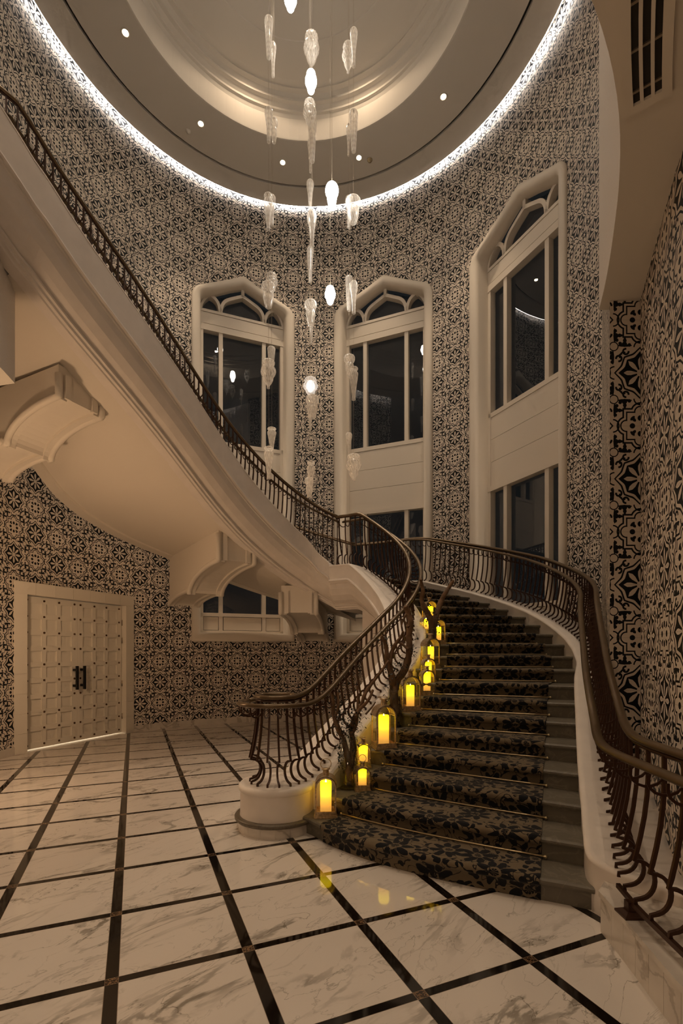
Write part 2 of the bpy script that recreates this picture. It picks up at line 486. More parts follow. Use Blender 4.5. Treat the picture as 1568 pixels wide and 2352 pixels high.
# ================================================================== THE SETTING
# ---- floor: square marble slabs between black strips, laid on the skew
FA = Vector((-0.391, 0.920)); FB = Vector((0.920, 0.391)); FO = Vector((-1.1195, 2.377)); PITCH = 0.668
def floor_uv(x, y):
    p = Vector((x, y)) - FO
    return (p.dot(FB) / PITCH, p.dot(FA) / PITCH)
mb = MB()
x0, x1, y0, y1 = -8.0, 6.0, -4.2, 13.0
mb.quad((x0, y0, 0), (x1, y0, 0), (x1, y1, 0), (x0, y1, 0), [floor_uv(x0, y0), floor_uv(x1, y0), floor_uv(x1, y1), floor_uv(x0, y1)])
struct(mb.build('floor', MAT['marble_floor']))

# ---- openings of the rotunda wall
WIN_T = (110.5, 68.0, 26.0)
WHALF, WZ0, WSH, WAP = 0.965, 2.06, 9.66, 10.08
DOOR_T, DHALF, DTOP = 157.6, 1.00, 2.54
SURR = 0.20
def arch_z(x, half=WHALF, sh=WSH, ap=WAP):
    ax = abs(x)
    z = lerp(ap, sh, ax / half)
    rc = 0.17                                # the shoulder is rounded off
    if ax > half - rc:
        k = (ax - (half - rc)) / rc
        z -= rc * (1 - sqrt(max(0.0, 1 - k * k)))
    return z
ZTOP = 12.75
def tile_uv(s, z): return (s / CELL, (z - 9.16) / CELL)
TH0 = radians(84.7)
def wall_uv(a, z): return tile_uv((a - TH0) * RW, z)
edges = set()
a = -1.0
while a <= 216.01:
    edges.add(round(a, 4)); a += 1.0
ops = []
for t in WIN_T:
    da = math.degrees(math.asin((WHALF + 0.05) / RW)); ops.append((t - da, t + da, 'w', t)); edges |= {round(t - da, 4), round(t + da, 4)}
    for k in (-0.93, -0.86, 0.0, 0.86, 0.93):
        edges.add(round(t + math.degrees(math.asin(k * WHALF / RW)), 4))
da = math.degrees(math.asin((DHALF + SURR - 0.04) / RW)); ops.append((DOOR_T - da, DOOR_T + da, 'd', DOOR_T)); edges |= {round(DOOR_T - da, 4), round(DOOR_T + da, 4)}
edges = sorted(edges)
mb = MB()
def wq(a0, a1, za0, za1, zb0, zb1):
    r0, r1 = radians(a0), radians(a1)
    P = [(CX + RW * cos(r0), CY + RW * sin(r0), za0), (CX + RW * cos(r1), CY + RW * sin(r1), za1),
         (CX + RW * cos(r1), CY + RW * sin(r1), zb1), (CX + RW * cos(r0), CY + RW * sin(r0), zb0)]
    mb.quad(*P, [wall_uv(r0, za0), wall_uv(r1, za1), wall_uv(r1, zb1), wall_uv(r0, zb0)], True)
for a0, a1 in zip(edges[:-1], edges[1:]):
    if a1 - a0 < 1e-3: continue
    mid = (a0 + a1) / 2
    hit = None
    for o in ops:
        if o[0] - 1e-6 <= a0 and a1 <= o[1] + 1e-6: hit = o
    if hit is None: wq(a0, a1, 0, 0, ZTOP, ZTOP)
    elif hit[2] == 'd':
        wq(a0, a1, DTOP + SURR - 0.04, DTOP + SURR - 0.04, ZTOP, ZTOP)
    else:
        xa, xb = RW * sin(radians(a0 - hit[3])), RW * sin(radians(a1 - hit[3]))
        cl = lambda x: max(-WHALF, min(WHALF, x))
        wq(a0, a1, 0, 0, WZ0 - 0.05, WZ0 - 0.05)
        wq(a0, a1, arch_z(cl(xa)) + 0.05, arch_z(cl(xb)) + 0.05, ZTOP, ZTOP)
# the tiled wall leaves the circle on the right and runs straight beside the stair to a pier
A0 = pol(-1.0, RW); J1 = (2.178, 3.96); J2 = (2.425, 3.96)
L = hypot(A0[0] - J1[0], A0[1] - J1[1])
ua = (radians(-1.0) - TH0) * RW
mb.quad((*J1, 0), (*A0, 0), (*A0, ZTOP), (*J1, ZTOP), [tile_uv(ua - L, 0), tile_uv(ua, 0), tile_uv(ua, ZTOP), tile_uv(ua - L, ZTOP)])
struct(mb.build('wall_back', MAT['tile']))

mb = MB()
# pier face and the right-hand tiled wall that comes towards the camera (star row at the corner, 2.15 m up)
def uvr(s, z): return (s / CELL, (z - 2.155) / CELL)
mb.quad((*J1, 0), (*J2, 0), (*J2, 4.46), (*J1, 4.46), [uvr(-0.247, 0), uvr(0, 0), uvr(0, 4.46), uvr(-0.247, 4.46)])
WR = [J2, (1.98, 2.89), (1.905, 2.66), (1.88, 2.2), (1.86, 1.5), (1.84, 0.0), (1.84, -4.0)]
s = 0.0
for p, q in zip(WR[:-1], WR[1:]):
    l = hypot(p[0] - q[0], p[1] - q[1])
    mb.quad((*p, 0), (*q, 0), (*q, 4.46), (*p, 4.46), [uvr(s, 0), uvr(s + l, 0), uvr(s + l, 4.46), uvr(s, 4.46)])
    s += l
struct(mb.build('wall_right', MAT['tile']))

# ---- lobby behind and left of the camera, plain walls that close the place
mb = MB()
pl = [(1.84, -4.0), (-7.6, -4.0), (-7.6, 4.2), (-4.45, 4.6)]
for p, q in zip(pl[:-1], pl[1:]):
    mb.quad((*p, 0), (*q, 0), (*q, 4.46), (*p, 4.46))
struct(mb.build('wall_front', MAT['rear_paint']))

def smooth_path(pts, it=2):
    P = [np.array(p, float) for p in pts]
    for _ in range(it):
        Q = [P[0]]
        for a, b in zip(P[:-1], P[1:]):
            Q.append(a * .75 + b * .25); Q.append(a * .25 + b * .75)
        Q.append(P[-1]); P = Q
    return [tuple(p) for p in P]
# ---- upper gallery: slab whose curved edge frames the opening, parapet face in plain plaster
FEDGE = [(2.145, 4.065), (2.03, 3.74), (1.87, 3.36), (1.68, 2.94), (1.45, 2.54), (1.164, 2.19), (0.80, 1.88), (0.30, 1.60), (-0.40, 1.45), (-1.20, 1.55),
         (-2.00, 1.95), (-2.65, 2.65), (-3.10, 3.60), (-3.36, 4.55), (-3.46, 5.17)]
ZS = 4.46
mb = MB()
outer = [(3.2, 4.065), (3.2, 3.3), (3.2, 2.6), (3.2, 2.0), (3.2, 1.4), (3.2, 0.6), (3.2, -4.1), (1.2, -4.1), (-0.4, -4.1), (-2.0, -4.1), (-5.0, -4.1), (-8.0, -4.1), (-8.0, 0.0), (-8.0, 4.2), (-5.3, 5.6)]
ZP = [11.9] * 9 + [9.0, 7.6, 6.9, 6.3, 6.05, 6.0]
GALL = [(*p, *q, z) for p, q, z in zip(FEDGE, outer, ZP)]
GALLF = GALL[8:]
GALL = smooth_path(GALL, 2); GALLF = smooth_path(GALLF, 2)
mb.grid([[(p[2], p[3], ZS) for p in GALL], [(p[0], p[1], ZS) for p in GALL]], smooth=False)
struct(mb.build('ceiling_lobby', MAT['ceiling_paint']))
mb = MB()
mb.grid([[(p[0], p[1], ZS) for p in GALL], [(p[0], p[1], p[4]) for p in GALL]], smooth=True)
mb.quad((-3.46, 5.17, ZS), (-5.3, 5.6, ZS), (-5.3, 5.6, 6.0), (-3.46, 5.17, 6.0))
mb.quad((2.145, 4.065, ZS), (3.2, 4.065, ZS), (3.2, 4.065, 11.9), (2.145, 4.065, 11.9))
struct(mb.build('trim_gallery_face', MAT['textured_plaster']))
mb = MB()
mb.grid([[(p[2], p[3], 6.06) for p in GALLF], [(p[0], p[1], 6.06) for p in GALLF]], smooth=False)
struct(mb.build('floor_gallery', MAT['marble_trim']))
mb = MB()
pl = [pol(216, RW), (-4.6, 4.4), (-8.0, 3.8), (-8.0, -4.1), (3.2, -4.1), (3.2, 4.065)]
for p, q in zip(pl[:-1], pl[1:]):
    mb.quad((*p, 6.0), (*q, 6.0), (*q, ZTOP), (*p, ZTOP))
struct(mb.build('wall_gallery', MAT['rear_paint']))

# ---- ceiling: flat ring, raised round recess with stepped mouldings
mb = MB()
def ring_rows(prof, n=96, el=1.0):
    rows = []
    for r, z in prof:
        rows.append([(CX + r * cos(2 * pi * k / n), CY + 0.07 + r * el * sin(2 * pi * k / n), z) for k in range(n)])
    mb.grid(rows, closed_u=True, smooth=False)
mb.sm
ring_rows([(4.22, 12.26), (4.30, 12.16), (4.31, 12.11), (4.30, ZCEIL), (3.845, ZCEIL), (3.845, 12.16)])
ring_rows([(3.785, 12.16), (3.785, ZCEIL), (2.85, ZCEIL), (2.83, 12.105), (2.825, 12.13), (2.80, 12.50), (2.76, 12.55), (2.72, 12.56), (2.72, 12.60), (2.66, 12.64),
           (2.60, 12.65), (2.60, 12.69), (2.54, 12.73), (2.46, 12.74), (2.46, 12.76), (2.36, 12.78), (1.80, 12.84), (1.79, 12.85), (1.0, 12.90), (0.02, 12.92)])
ring_rows([(4.22, 12.26), (4.22, 12.74), (RW + 0.02, 12.74)])
o = mb.build('ceiling', MAT['ceiling_paint'])
struct(o)
mb = MB()
ring_rows([(3.845, 12.158), (3.785, 12.158)])
struct(mb.build('trim_ceiling_groove', MAT['groove_black']))
mb = MB()     # upper closure over the gallery side
mb.quad((-8.0, -4.1, ZTOP), (3.3, -4.1, ZTOP), (3.3, 7.2, ZTOP + 0.4), (-8.0, 7.2, ZTOP + 0.4))
struct(mb.build('ceiling_gallery', MAT['ceiling_paint']))
# LED line on the rim of the ceiling ring, washing the wall
mb = MB()
n = 128
mb.grid([[(CX + 4.325 * cos(2 * pi * k / n), CY + 0.07 + 4.325 * sin(2 * pi * k / n), z) for k in range(n)] for z in (12.115, 12.155)], closed_u=True, flip=True)
tag(mb.build('led_strip', MAT['cove_led']), 'white cove light line running round the rim of the ceiling', 'light strip')

# ---- windows
def local(tc, x, n, z):
    a = radians(tc)
    return (CX + n * cos(a) - x * sin(a), CY + n * sin(a) + x * cos(a), z)
def outline(off, half=WHALF, z0=WZ0, sh=WSH, ap=WAP):
    # closed outline of the opening, grown outwards by off, starting bottom left, clockwise seen from the room
    pts = []
    h = half + off
    rc = 0.17 + off
    zb = z0 - off
    pts.append((-h, zb))
    slope = (ap - sh) / half
    sh2 = ap + off * 1.05 - slope * h * 1.0
    # left side up, rounded shoulder
    zs = sh2 - rc * 0.9
    pts.append((-h, zs))
    for k in range(1, 7):
        t = k / 6 * (pi / 2 - atan2(slope, 1) * 0.9)
        pts.append((-h + rc * (1 - cos(t)), zs + rc * sin(t)))
    pts.append((-0.30 * half, lerp(ap + off * 1.05, sh2, 0.30)))
    pts.append((0.0, ap + off * 1.05))
    m = [(-x, z) for x, z in reversed(pts[:-1])]
    return pts + m
NW = 4.62                      # plane of the window joinery
for wi, tc in enumerate(WIN_T):
    # trim and reveal
    mb = MB()
    prof = [(0.205, -0.01), (0.20, 0.030), (0.17, 0.055), (0.13, 0.062), (0.085, 0.062), (0.05, 0.056), (0.02, 0.035), (0.0, 0.0)]
    rows = []
    for off, raise_ in prof:
        rows.append([local(tc, x, sqrt(max(RW * RW - x * x, 0)) - raise_, z) for x, z in outline(off)])
    rows.append([local(tc, x, NW, z) for x, z in outline(-0.004)])
    # densify the long straight sides so the sheet follows the drum
    mb.grid(rows, closed_u=True, smooth=True)
    w = struct(mb.build('window_%d' % (wi + 1), MAT['paint']))
    # joinery
    mb = MB()
    def bar(x0, x1, z0, z1, n0=NW - 0.04, n1=NW + 0.10):
        mb.hexa([local(tc, x0, n0, z0), local(tc, x1, n0, z0), local(tc, x1, n1, z0), local(tc, x0, n1, z0),
                 local(tc, x0, n0, z1), local(tc, x1, n0, z1), local(tc, x1, n1, z1), local(tc, x0, n1, z1)])
    MX, MW = 0.50, 0.045
    for x in (-WHALF + 0.03, WHALF - 0.03): bar(x - 0.045, x + 0.045, WZ0, 9.43)
    for x in (-MX, MX):
        bar(x - MW, x + MW, 6.42, 9.02, NW - 0.03); bar(x - MW, x + MW, WZ0, 4.98, NW - 0.03)
    bar(-WHALF, WHALF, 8.96, 9.10, NW - 0.05); bar(-WHALF, WHALF, 6.38, 6.47); bar(-WHALF, WHALF, 4.88, 4.98, NW - 0.05); bar(-WHALF, WHALF, 2.44, 2.52); bar(-WHALF, WHALF, WZ0, 2.12)
    bar(-WHALF, WHALF, 9.37, 9.43, NW - 0.055)
    mb.build('frame', MAT['paint'], w)
    mb = MB()
    bar(-WHALF, WHALF, 9.115, 9.36, NW - 0.045)
    for z0, z1 in ((5.935, 6.375), (5.475, 5.928), (4.985, 5.468)): bar(-WHALF, WHALF, z0, z1, NW - 0.03)
    for x0, x1 in ((-0.88, -0.555), (-0.44, 0.44), (0.555, 0.88)): bar(x0, x1, 2.13, 2.43, NW - 0.01)
    mb.build('panel', MAT['paint'], w)
    mb = MB()
    bar(-WHALF, WHALF, WZ0, 9.40, NW + 0.20, NW + 0.22)      # dark joints behind the panels
    # tracery of the arched head
    mb = MB()
    def tr(pts, wd=0.065, dp=0.13):
        mb.strip([local(tc, x, NW + 0.02, z) for x, z in pts], dp, wd, (0, 0, 1))
    def bez(p0, p1, p2, p3, n=10):
        return [tuple((1 - t) ** 3 * p0[i] + 3 * (1 - t) ** 2 * t * p1[i] + 3 * (1 - t) * t * t * p2[i] + t ** 3 * p3[i] for i in (0, 1)) for t in [k / n for k in range(n + 1)]]
    a_ = radians(tc); side = (cos(a_), sin(a_), 0)
    def tr2(pts, wd=0.07):           # bar whose depth runs through the wall
        P = [Vector(local(tc, x, NW + 0.02, z)) for x, z in pts]
        N = Vector(side); rows = []
        for i in range(len(P)):
            t = (P[min(i + 1, len(P) - 1)] - P[max(i - 1, 0)]).normalized(); u = N.cross(t)
            rows.append([P[i] + N * (0.075 * sn) + u * (wd / 2 * su) for sn, su in ((-1, -1), (1, -1), (1, 1), (-1, 1))])
        ids = mb.grid(rows, closed_u=True, smooth=False); mb.cap(ids[0], True); mb.cap(ids[-1])
    tr2([(0, 10.07), (0, 9.90)])
    TZ = lambda pts, sg: [(sg * x, 9.42 + (z - 9.42) * 1.28) for x, z in pts]
    for sgn in (-1, 1):
        tr2(TZ([(0.0, 9.815), (0.16, 9.755)] + bez((0.30, 9.70), (0.43, 9.65), (0.49, 9.58), (0.50, 9.42)), sgn))
        tr2(TZ(bez((0.515, 9.42), (0.53, 9.60), (0.62, 9.68), (0.80, 9.70)), sgn))
        tr2(TZ(bez((0.945, 9.42), (0.93, 9.52), (0.88, 9.60), (0.76, 9.68)), sgn), 0.05)
    mb.build('tracery', MAT['paint'], w)
    # panes
    for z0, z1, xs in ((6.45, 8.98, ((-0.93, -0.53), (-0.47, 0.47), (0.53, 0.93))), (2.50, 4.90, ((-0.93, -0.53), (-0.47, 0.47), (0.53, 0.93)))):
        for x0, x1 in xs:
            mb = MB()
            mb.quad(local(tc, x0, NW + 0.085, z0), local(tc, x1, NW + 0.085, z0), local(tc, x1, NW + 0.085, z1), local(tc, x0, NW + 0.085, z1))
            mb.build('pane', MAT['night_glass'], w)
    mb = MB()
    mb.face([mb.vert(local(tc, x, NW + 0.085, z)) for x, z in [(-0.96, 9.41)] + [(-0.96, 9.55), (-0.6, 9.80), (0, 10.06), (0.6, 9.80), (0.96, 9.55)] + [(0.96, 9.41)]])
    mb.build('pane', MAT['night_glass'], w)

# ---- double door on the left
ND = 4.262
dtc = DOOR_T
def dl(x, n, z): return local(dtc, x, n, z)
mb = MB()
def dbox(x0, x1, n0, n1, z0, z1):
    mb.hexa([dl(x0, n0, z0), dl(x1, n0, z0), dl(x1, n1, z0), dl(x0, n1, z0), dl(x0, n0, z1), dl(x1, n0, z1), dl(x1, n1, z1), dl(x0, n1, z1)])
H = DHALF; T = DHALF + SURR
nb = 8
for sg in (-1, 1):                                # jambs of square white blocks with fine joints
    for k in range(nb):
        za, zb = k * DTOP / nb + 0.002, (k + 1) * DTOP / nb - 0.002
        x0, x1 = sorted((sg * H, sg * T))
        dbox(x0, x1, ND, 4.50, za, zb)
for k in range(7):
    xa, xb = -T + k * 2 * T / 7 + 0.002, -T + (k + 1) * 2 * T / 7 - 0.002
    dbox(xa, xb, ND, 4.50, DTOP + 0.002, DTOP + SURR)
d1 = struct(mb.build('door_1', MAT['door_paint']))
mb = MB()
dbox(-T + .004, T - .004, ND + 0.006, 4.5, 0.0, 0.0025)
for sg in (-1, 1):
    x0, x1 = sorted((sg * (H + 0.004), sg * (T - 0.004))); dbox(x0, x1, ND + 0.006, 4.49, 0, DTOP)
dbox(-T + 0.004, T - 0.004, ND + 0.006, 4.49, DTOP, DTOP + SURR - 0.004)
mb.build('casing', MAT['plaster'], d1)
NL = ND + 0.115
for sg, nm in ((1, 'door_leaf'), (-1, 'door_leaf')):
    xa, xb = (0.0012, H - 0.012) if sg > 0 else (-H + 0.012, -0.0012)
    zb, zt = 0.028, DTOP - 0.012
    mb = MB()
    # core and raised rails: six stiles... three panels by nine
    dbox(xa, xb, NL + 0.022, NL + 0.05, zb, zt)
    W_ = xb - xa
    sx = [xa + W_ * f for f in (0.0, 0.115, 0.325, 0.405, 0.60, 0.68, 0.885, 1.0)]
    for i in (0, 2, 4, 6): dbox(sx[i], sx[i + 1], NL, NL + 0.03, zb, zt)
    nz = 9
    hz = (zt - zb)
    for k in range(nz + 1):
        zc = zb + 0.06 + (hz - 0.12) * k / nz
        for i in (1, 3, 5): dbox(sx[i], sx[i + 1], NL + 0.0003, NL + 0.03, max(zb, zc - 0.042 if k else zb), min(zt, zc + 0.042) if k < nz else zt)
    lf = mb.build(nm, MAT['door_paint'], d1)
    mb = MB()
    for k in range(nz + 1):
        zc = zb + 0.06 + (hz - 0.12) * k / nz
        for f in (0.06, 0.365, 0.64, 0.94):
            x = xa + W_ * f
            if k in (5,) and abs(x) < 0.12: continue
            c = Vector(dl(x, NL, zc)); nn = Vector(dl(x, NL - 0.014, zc)) - c
            mb.tube([c, c + nn * 0.55, c + nn * 0.9, c + nn], [0.019, 0.018, 0.011, 0.002], 8)
    mb.build('stud', MAT['stud_bronze'], lf)
    # pull handle
    mb = MB()
    hx = 0.075 if sg > 0 else -0.075
    for z in (1.02, 1.30):
        mb.hexa([dl(hx - 0.02, NL - 0.075, z - 0.02), dl(hx + 0.02, NL - 0.075, z - 0.02), dl(hx + 0.02, NL, z - 0.02), dl(hx - 0.02, NL, z - 0.02),
                 dl(hx - 0.02, NL - 0.075, z + 0.02), dl(hx + 0.02, NL - 0.075, z + 0.02), dl(hx + 0.02, NL, z + 0.02), dl(hx - 0.02, NL, z + 0.02)])
    mb.hexa([dl(hx + a1, n1, z) for z in (0.95, 1.37) for a1, n1 in ((-0.02, NL - 0.105), (0.02, NL - 0.105), (0.02, NL - 0.07), (-0.02, NL - 0.07))])
    mb.build('door_handle', MAT['black_metal'], lf)
    mb = MB()
    ex = H - 0.006 if sg < 0 else H - 0.006
    for z in (0.35, 1.0, 1.85, 2.2):
        x = -H + 0.004 if sg < 0 else H - 0.004
        mb.tube([dl(x, NL - 0.012, z - 0.055), dl(x, NL - 0.012, z + 0.055)], 0.012, 8)
    mb.build('hinge', MAT['steel'], lf)
# glowing sheets stand in for a lit room: the line of light under the leaves
mb = MB()
mb.quad(dl(-H - 0.1, 4.75, 0.0), dl(H + 0.1, 4.75, 0.0), dl(H + 0.1, 4.75, 0.30), dl(-H - 0.1, 4.75, 0.30))
mb.quad(dl(-H, NL + 0.03, 0.001), dl(H, NL + 0.03, 0.001), dl(H, 4.75, 0.001), dl(-H, 4.75, 0.001))
o = mb.build('door_gap_glow', MAT['door_gap'])  # no second door: emissive sheets added to shine through the gap
struct(o)

# ---- marble baseboard along the tiled wall
mb = MB()
def base_run(a0, a1, n):
    rows = []
    for k in range(n + 1):
        a = radians(lerp(a0, a1, k / n))
        rows.append([(CX + r * cos(a), CY + r * sin(a), z) for r, z in ((RW, 0.13), (RW - 0.018, 0.13), (RW - 0.02, 0.125), (RW - 0.02, 0.0))])
    mb.grid(rows, smooth=False, flip=True)
base_run(20, DOOR_T - 15.55, 60); base_run(DOOR_T + 15.6, 214, 24)
struct(mb.build('baseboard_back', MAT['marble_trim']))

# ================================================================== STAIRCASE
# plan of the risers: left and right end at the curbs
RL = {1: (-0.29, 4.33), 2: (-0.20, 4.53), 3: (0.03, 4.78), 4: (0.185, 5.06), 5: (0.347, 5.32), 6: (0.50, 5.543), 7: (0.67, 5.745), 8: (0.835, 5.92)}
RR = {1: (1.54, 3.05), 2: (1.648, 3.314), 3: (1.79, 3.647), 4: (1.935, 3.985), 5: (2.095, 4.34), 6: (2.245, 4.667), 7: (2.385, 4.98), 8: (2.53, 5.29)}
to = {9: -22.4, 10: -15.4, 11: -8.5, 12: -1.5, 13: 5.0, 14: 11.7, 15: 19.0, 16: 26.4, 17: 34.0, 18: 42.0, 19: 50.0}
RIN, ROUT = 1.90, 3.73
for k, t in to.items():
    RR[k] = pol(t, ROUT)
    RL[k] = pol(-37.8 + (k - 8) * 8.0, RIN)
BULGE = {1: 0.17, 2: 0.085, 3: 0.03}
def riser_line(k, n=14, e0=0.0, e1=1.0):
    a, b = Vector(RL[k]), Vector(RR[k]); d = b - a
    nrm = Vector((d.y, -d.x)).normalized()          # towards the foot of the stair
    bl = BULGE.get(k, 0.0)
    return [a + d * t + nrm * (bl * 4 * max(t, 0) * max(1 - t, 0) * (1 + 0.35 * (1 - 2 * t))) for t in [lerp(e0, e1, i / n) for i in range(n + 1)]]
RL[20] = pol(74.0, RIN); RR[20] = pol(76.0, ROUT)
stair = empty('staircase', (0.6, 4.6, 0))
tag(stair, 'curving stone staircase with white plaster sides sweeping up from the marble floor', 'staircase')
def sadd(mbx, name, mat):       # a part of the staircase, built in world coordinates
    o = mbx.build(name, MAT[mat]); o.parent = stair
    o.matrix_parent_inverse = Matrix.Translation((-0.6, -4.6, 0))
    return o
def fwd(k):
    d = Vector(RR[k]) - Vector(RL[k]); return Vector((d.y, -d.x)).normalized()
for k in range(1, NSTEP + 1):
    f = riser_line(k, 14, -0.06, 1.06 if k > 1 else 1.02); b = riser_line(k + 1, 14, -0.06, 1.06)
    nf = fwd(k); zt = k * RISE; zb = (k - 1) * RISE - 0.02 if k > 1 else 0.0
    mb = MB(); rows = []
    if k == NSTEP:               # the landing
        b = [Vector(pol(lerp(74, 76, i / 14), lerp(RIN - 0.1, ROUT + 0.1, i / 14))) for i in range(15)]
    for i in range(15):
        P = f[i]; Bk = b[i] + (b[i] - f[i]).normalized() * 0.02
        rows.append([(P.x, P.y, zb), (P.x, P.y, zt - 0.045), (P.x + nf.x * .028, P.y + nf.y * .028, zt - 0.042), (P.x + nf.x * .036, P.y + nf.y * .036, zt - 0.028),
                     (P.x + nf.x * .036, P.y + nf.y * .036, zt - 0.014), (P.x + nf.x * .026, P.y + nf.y * .026, zt - 0.003), (P.x + nf.x * .012, P.y + nf.y * .012, zt),
                     (Bk.x, Bk.y, zt), (Bk.x, Bk.y, zb)])
    ids = mb.grid(rows, smooth=False, flip=True)
    mb.cap(ids[0]); mb.cap(ids[-1], True)
    sadd(mb, 'step', 'step_stone')

# carpet runner
CLF = {k: 0.31 / (Vector(RR[k]) - Vector(RL[k])).length for k in RL}
CRF = {k: 1 - 0.265 / (Vector(RR[k]) - Vector(RL[k])).length for k in RL}
CLF[1] = 0.10
mb = MB(); vlen = 0.0
N = 22
for k in range(1, NSTEP + 1):
    f = riser_line(k, N, CLF[k], CRF[k]); b = riser_line(k + 1, N, CLF[k + 1], CRF[k + 1])
    nf = fwd(k); zt = k * RISE; zb = (k - 1) * RISE + (0.012 if k > 1 else 0.002)
    rows = []; uvs = []
    for i in range(N + 1):
        P = f[i]; Bk = b[i]
        prof = [(0.010, zb), (0.012, zt - 0.052), (0.036, zt - 0.050), (0.049, zt - 0.034), (0.050, zt - 0.012), (0.040, zt + 0.006), (0.018, zt + 0.012)]
        row = [(P.x + nf.x * o_, P.y + nf.y * o_, z) for o_, z in prof] + [(Bk.x + nf.x * 0.011, Bk.y + nf.y * 0.011, zt + 0.012)]
        acc = vlen; uv = []
        for j, p in enumerate(row):
            if j: acc += (Vector(p) - Vector(row[j - 1])).length if j < 7 else (b[N // 2] - f[N // 2]).length
            uv.append(((P - f[0]).length + 0.4, acc))
        rows.append(row); uvs.append(uv)
    vlen = uvs[N // 2][-1][1]
    mb.grid(rows, smooth=True, uvs=uvs, flip=True)
    for side_, flip in ((0, False), (N, True)):       # bound edges
        r = rows[side_]; d = (f[0] - f[-1]).normalized() * (0.0)
        low = []
        for (x, y, z), (o_, zz) in zip(r, [(0.010, 0)] * 8): low.append((x, y, z))
tag(mb.build('stair_carpet', MAT['carpet']), 'brown and black floral carpet runner laid down the middle of the stair', 'carpet')
# brass rods that hold it, one at the back of each tread
ORD = ['lowest', 'second', 'third', 'fourth', 'fifth', 'sixth', 'seventh', 'eighth', 'ninth', 'tenth', 'eleventh', 'twelfth', 'thirteenth', 'fourteenth', 'fifteenth', 'sixteenth', 'seventeenth', 'eighteenth', 'nineteenth', 'twentieth']
for k in range(2, NSTEP + 1):
    e = 0.012
    pts = riser_line(k, 8, CLF[k] - e, CRF[k] + e); nf = fwd(k); z = (k - 1) * RISE + 0.022
    P = [Vector((p.x + nf.x * .022, p.y + nf.y * .022, z)) for p in pts]
    mid = P[4].copy()
    r = empty('stair_rod', mid)
    tag(r, 'thin brass rod across the carpet at the back of the %s tread from the floor' % ORD[k - 2], 'stair rod', 'brass rods across the stair carpet')
    mb = MB(); mb.tube([p - mid for p in P], 0.0085, 8); mb.build('rod', MAT['brass'], r)
    for pe in (P[0], P[-1]):
        mb = MB(); mb.sphere(pe - mid, 0.014, 8); mb.build('finial', MAT['brass'], r)

# ---------------- paths of the railings: x, y, curb height, rail height above it
def resample(pts, step):
    out = [pts[0]]; acc = 0.0
    P = [np.array(p, float) for p in pts]
    d = [0.0]
    for a, b in zip(P[:-1], P[1:]): d.append(d[-1] + float(np.hypot(*(b - a)[:2])))
    n = max(2, int(round(d[-1] / step)))
    res = []
    for i in range(n + 1):
        s = d[-1] * i / n
        res.append(tuple(float(np.interp(s, d, [p[k] for p in P])) for k in range(len(pts[0]))))
    return res
def smooth_path(pts, it=2):
    P = [np.array(p, float) for p in pts]
    for _ in range(it):
        Q = [P[0]]
        for a, b in zip(P[:-1], P[1:]):
            Q.append(a * .75 + b * .25); Q.append(a * .25 + b * .75)
        Q.append(P[-1]); P = Q
    return [tuple(p) for p in P]
def normals(path, sign=1):
    N = []
    for i in range(len(path)):
        a = path[max(i - 1, 0)]; b = path[min(i + 1, len(path) - 1)]
        t = Vector((b[0] - a[0], b[1] - a[1])); t.normalize()
        N.append(Vector((-t.y, t.x)) * sign)
    return N
CURB = 0.12
DRUM = (-0.60, 4.53)
ZDRUM = 0.415
# inner railing, lower flight: round the drum, up the curb, along the landing
inner_low = []
for k in range(0, 11):
    a = radians(lerp(150, 338, k / 10)); inner_low.append((DRUM[0] + 0.25 * cos(a), DRUM[1] + 0.25 * sin(a), ZDRUM, 0.785))
for x, y, k in ((-0.29, 4.56, 1.9), (-0.20, 4.70, 2.35), (-0.095, 4.89, 3.05), (0.045, 5.14, 4.0), (0.205, 5.38, 5.0), (0.375, 5.61, 6.0), (0.55, 5.835, 7.1)):
    inner_low.append((x, y, k * RISE + CURB, 0.80 + 0.006 * k))
RRAIL = 1.74
for k in range(8, 20):
    t = -37.8 + (k - 8) * 8.0
    x, y = pol(t + 1.0, RRAIL); inner_low.append((x, y, min(k * RISE + CURB, ZLAND + 0.155), 0.83 + 0.006 * (k - 7)))
for t in (54, 58, 62, 66): inner_low.append((*pol(t, RRAIL), ZLAND + 0.156, 0.905))
inner_low.append((-0.048, 8.765, 3.125, 0.905))
inner_low = resample(smooth_path(inner_low, 2), 0.03)
# upper flight, read off every fifth baluster
UPX = [-0.048, -0.530, -0.976, -1.357, -1.666, -1.914, -2.120, -2.307, -2.495, -2.700, -2.920, -3.136, -3.315]
UPY = [8.765, 8.798, 8.584, 8.250, 7.878, 7.509, 7.158, 6.818, 6.473, 6.108, 5.719, 5.319, 4.950]
def upP(t):
    # cubic through the samples
    i = min(int(t // 5), 11); f = t / 5 - i
    def g(A, j): return A[max(0, min(12, j))] if 0 <= j <= 12 else (2 * A[0] - A[1] if j < 0 else 2 * A[12] - A[11])
    out = []
    for A in (UPX, UPY):
        p0, p1, p2, p3 = g(A, i - 1), g(A, i), g(A, i + 1), g(A, i + 2)
        out.append(0.5 * ((2 * p1) + (-p0 + p2) * f + (2 * p0 - 5 * p1 + 4 * p2 - p3) * f * f + (-p0 + 3 * p1 - 3 * p2 + p3) * f ** 3))
    return tuple(out)
ZR0 = 4.03; DZ = 0.052; HUP = 0.905
def upZ(t): return ZR0 + DZ * t          # top rail
inner_up = [(*upP(t), upZ(t) - HUP, HUP) for t in [k * 0.5 for k in range(121)]]
for k in range(1, 8):
    t = 60 + k; inner_up.append((-3.315 - 0.06 * k, 4.95 - 0.055 * k, upZ(60) - HUP + 0.02 * min(k, 2), HUP))
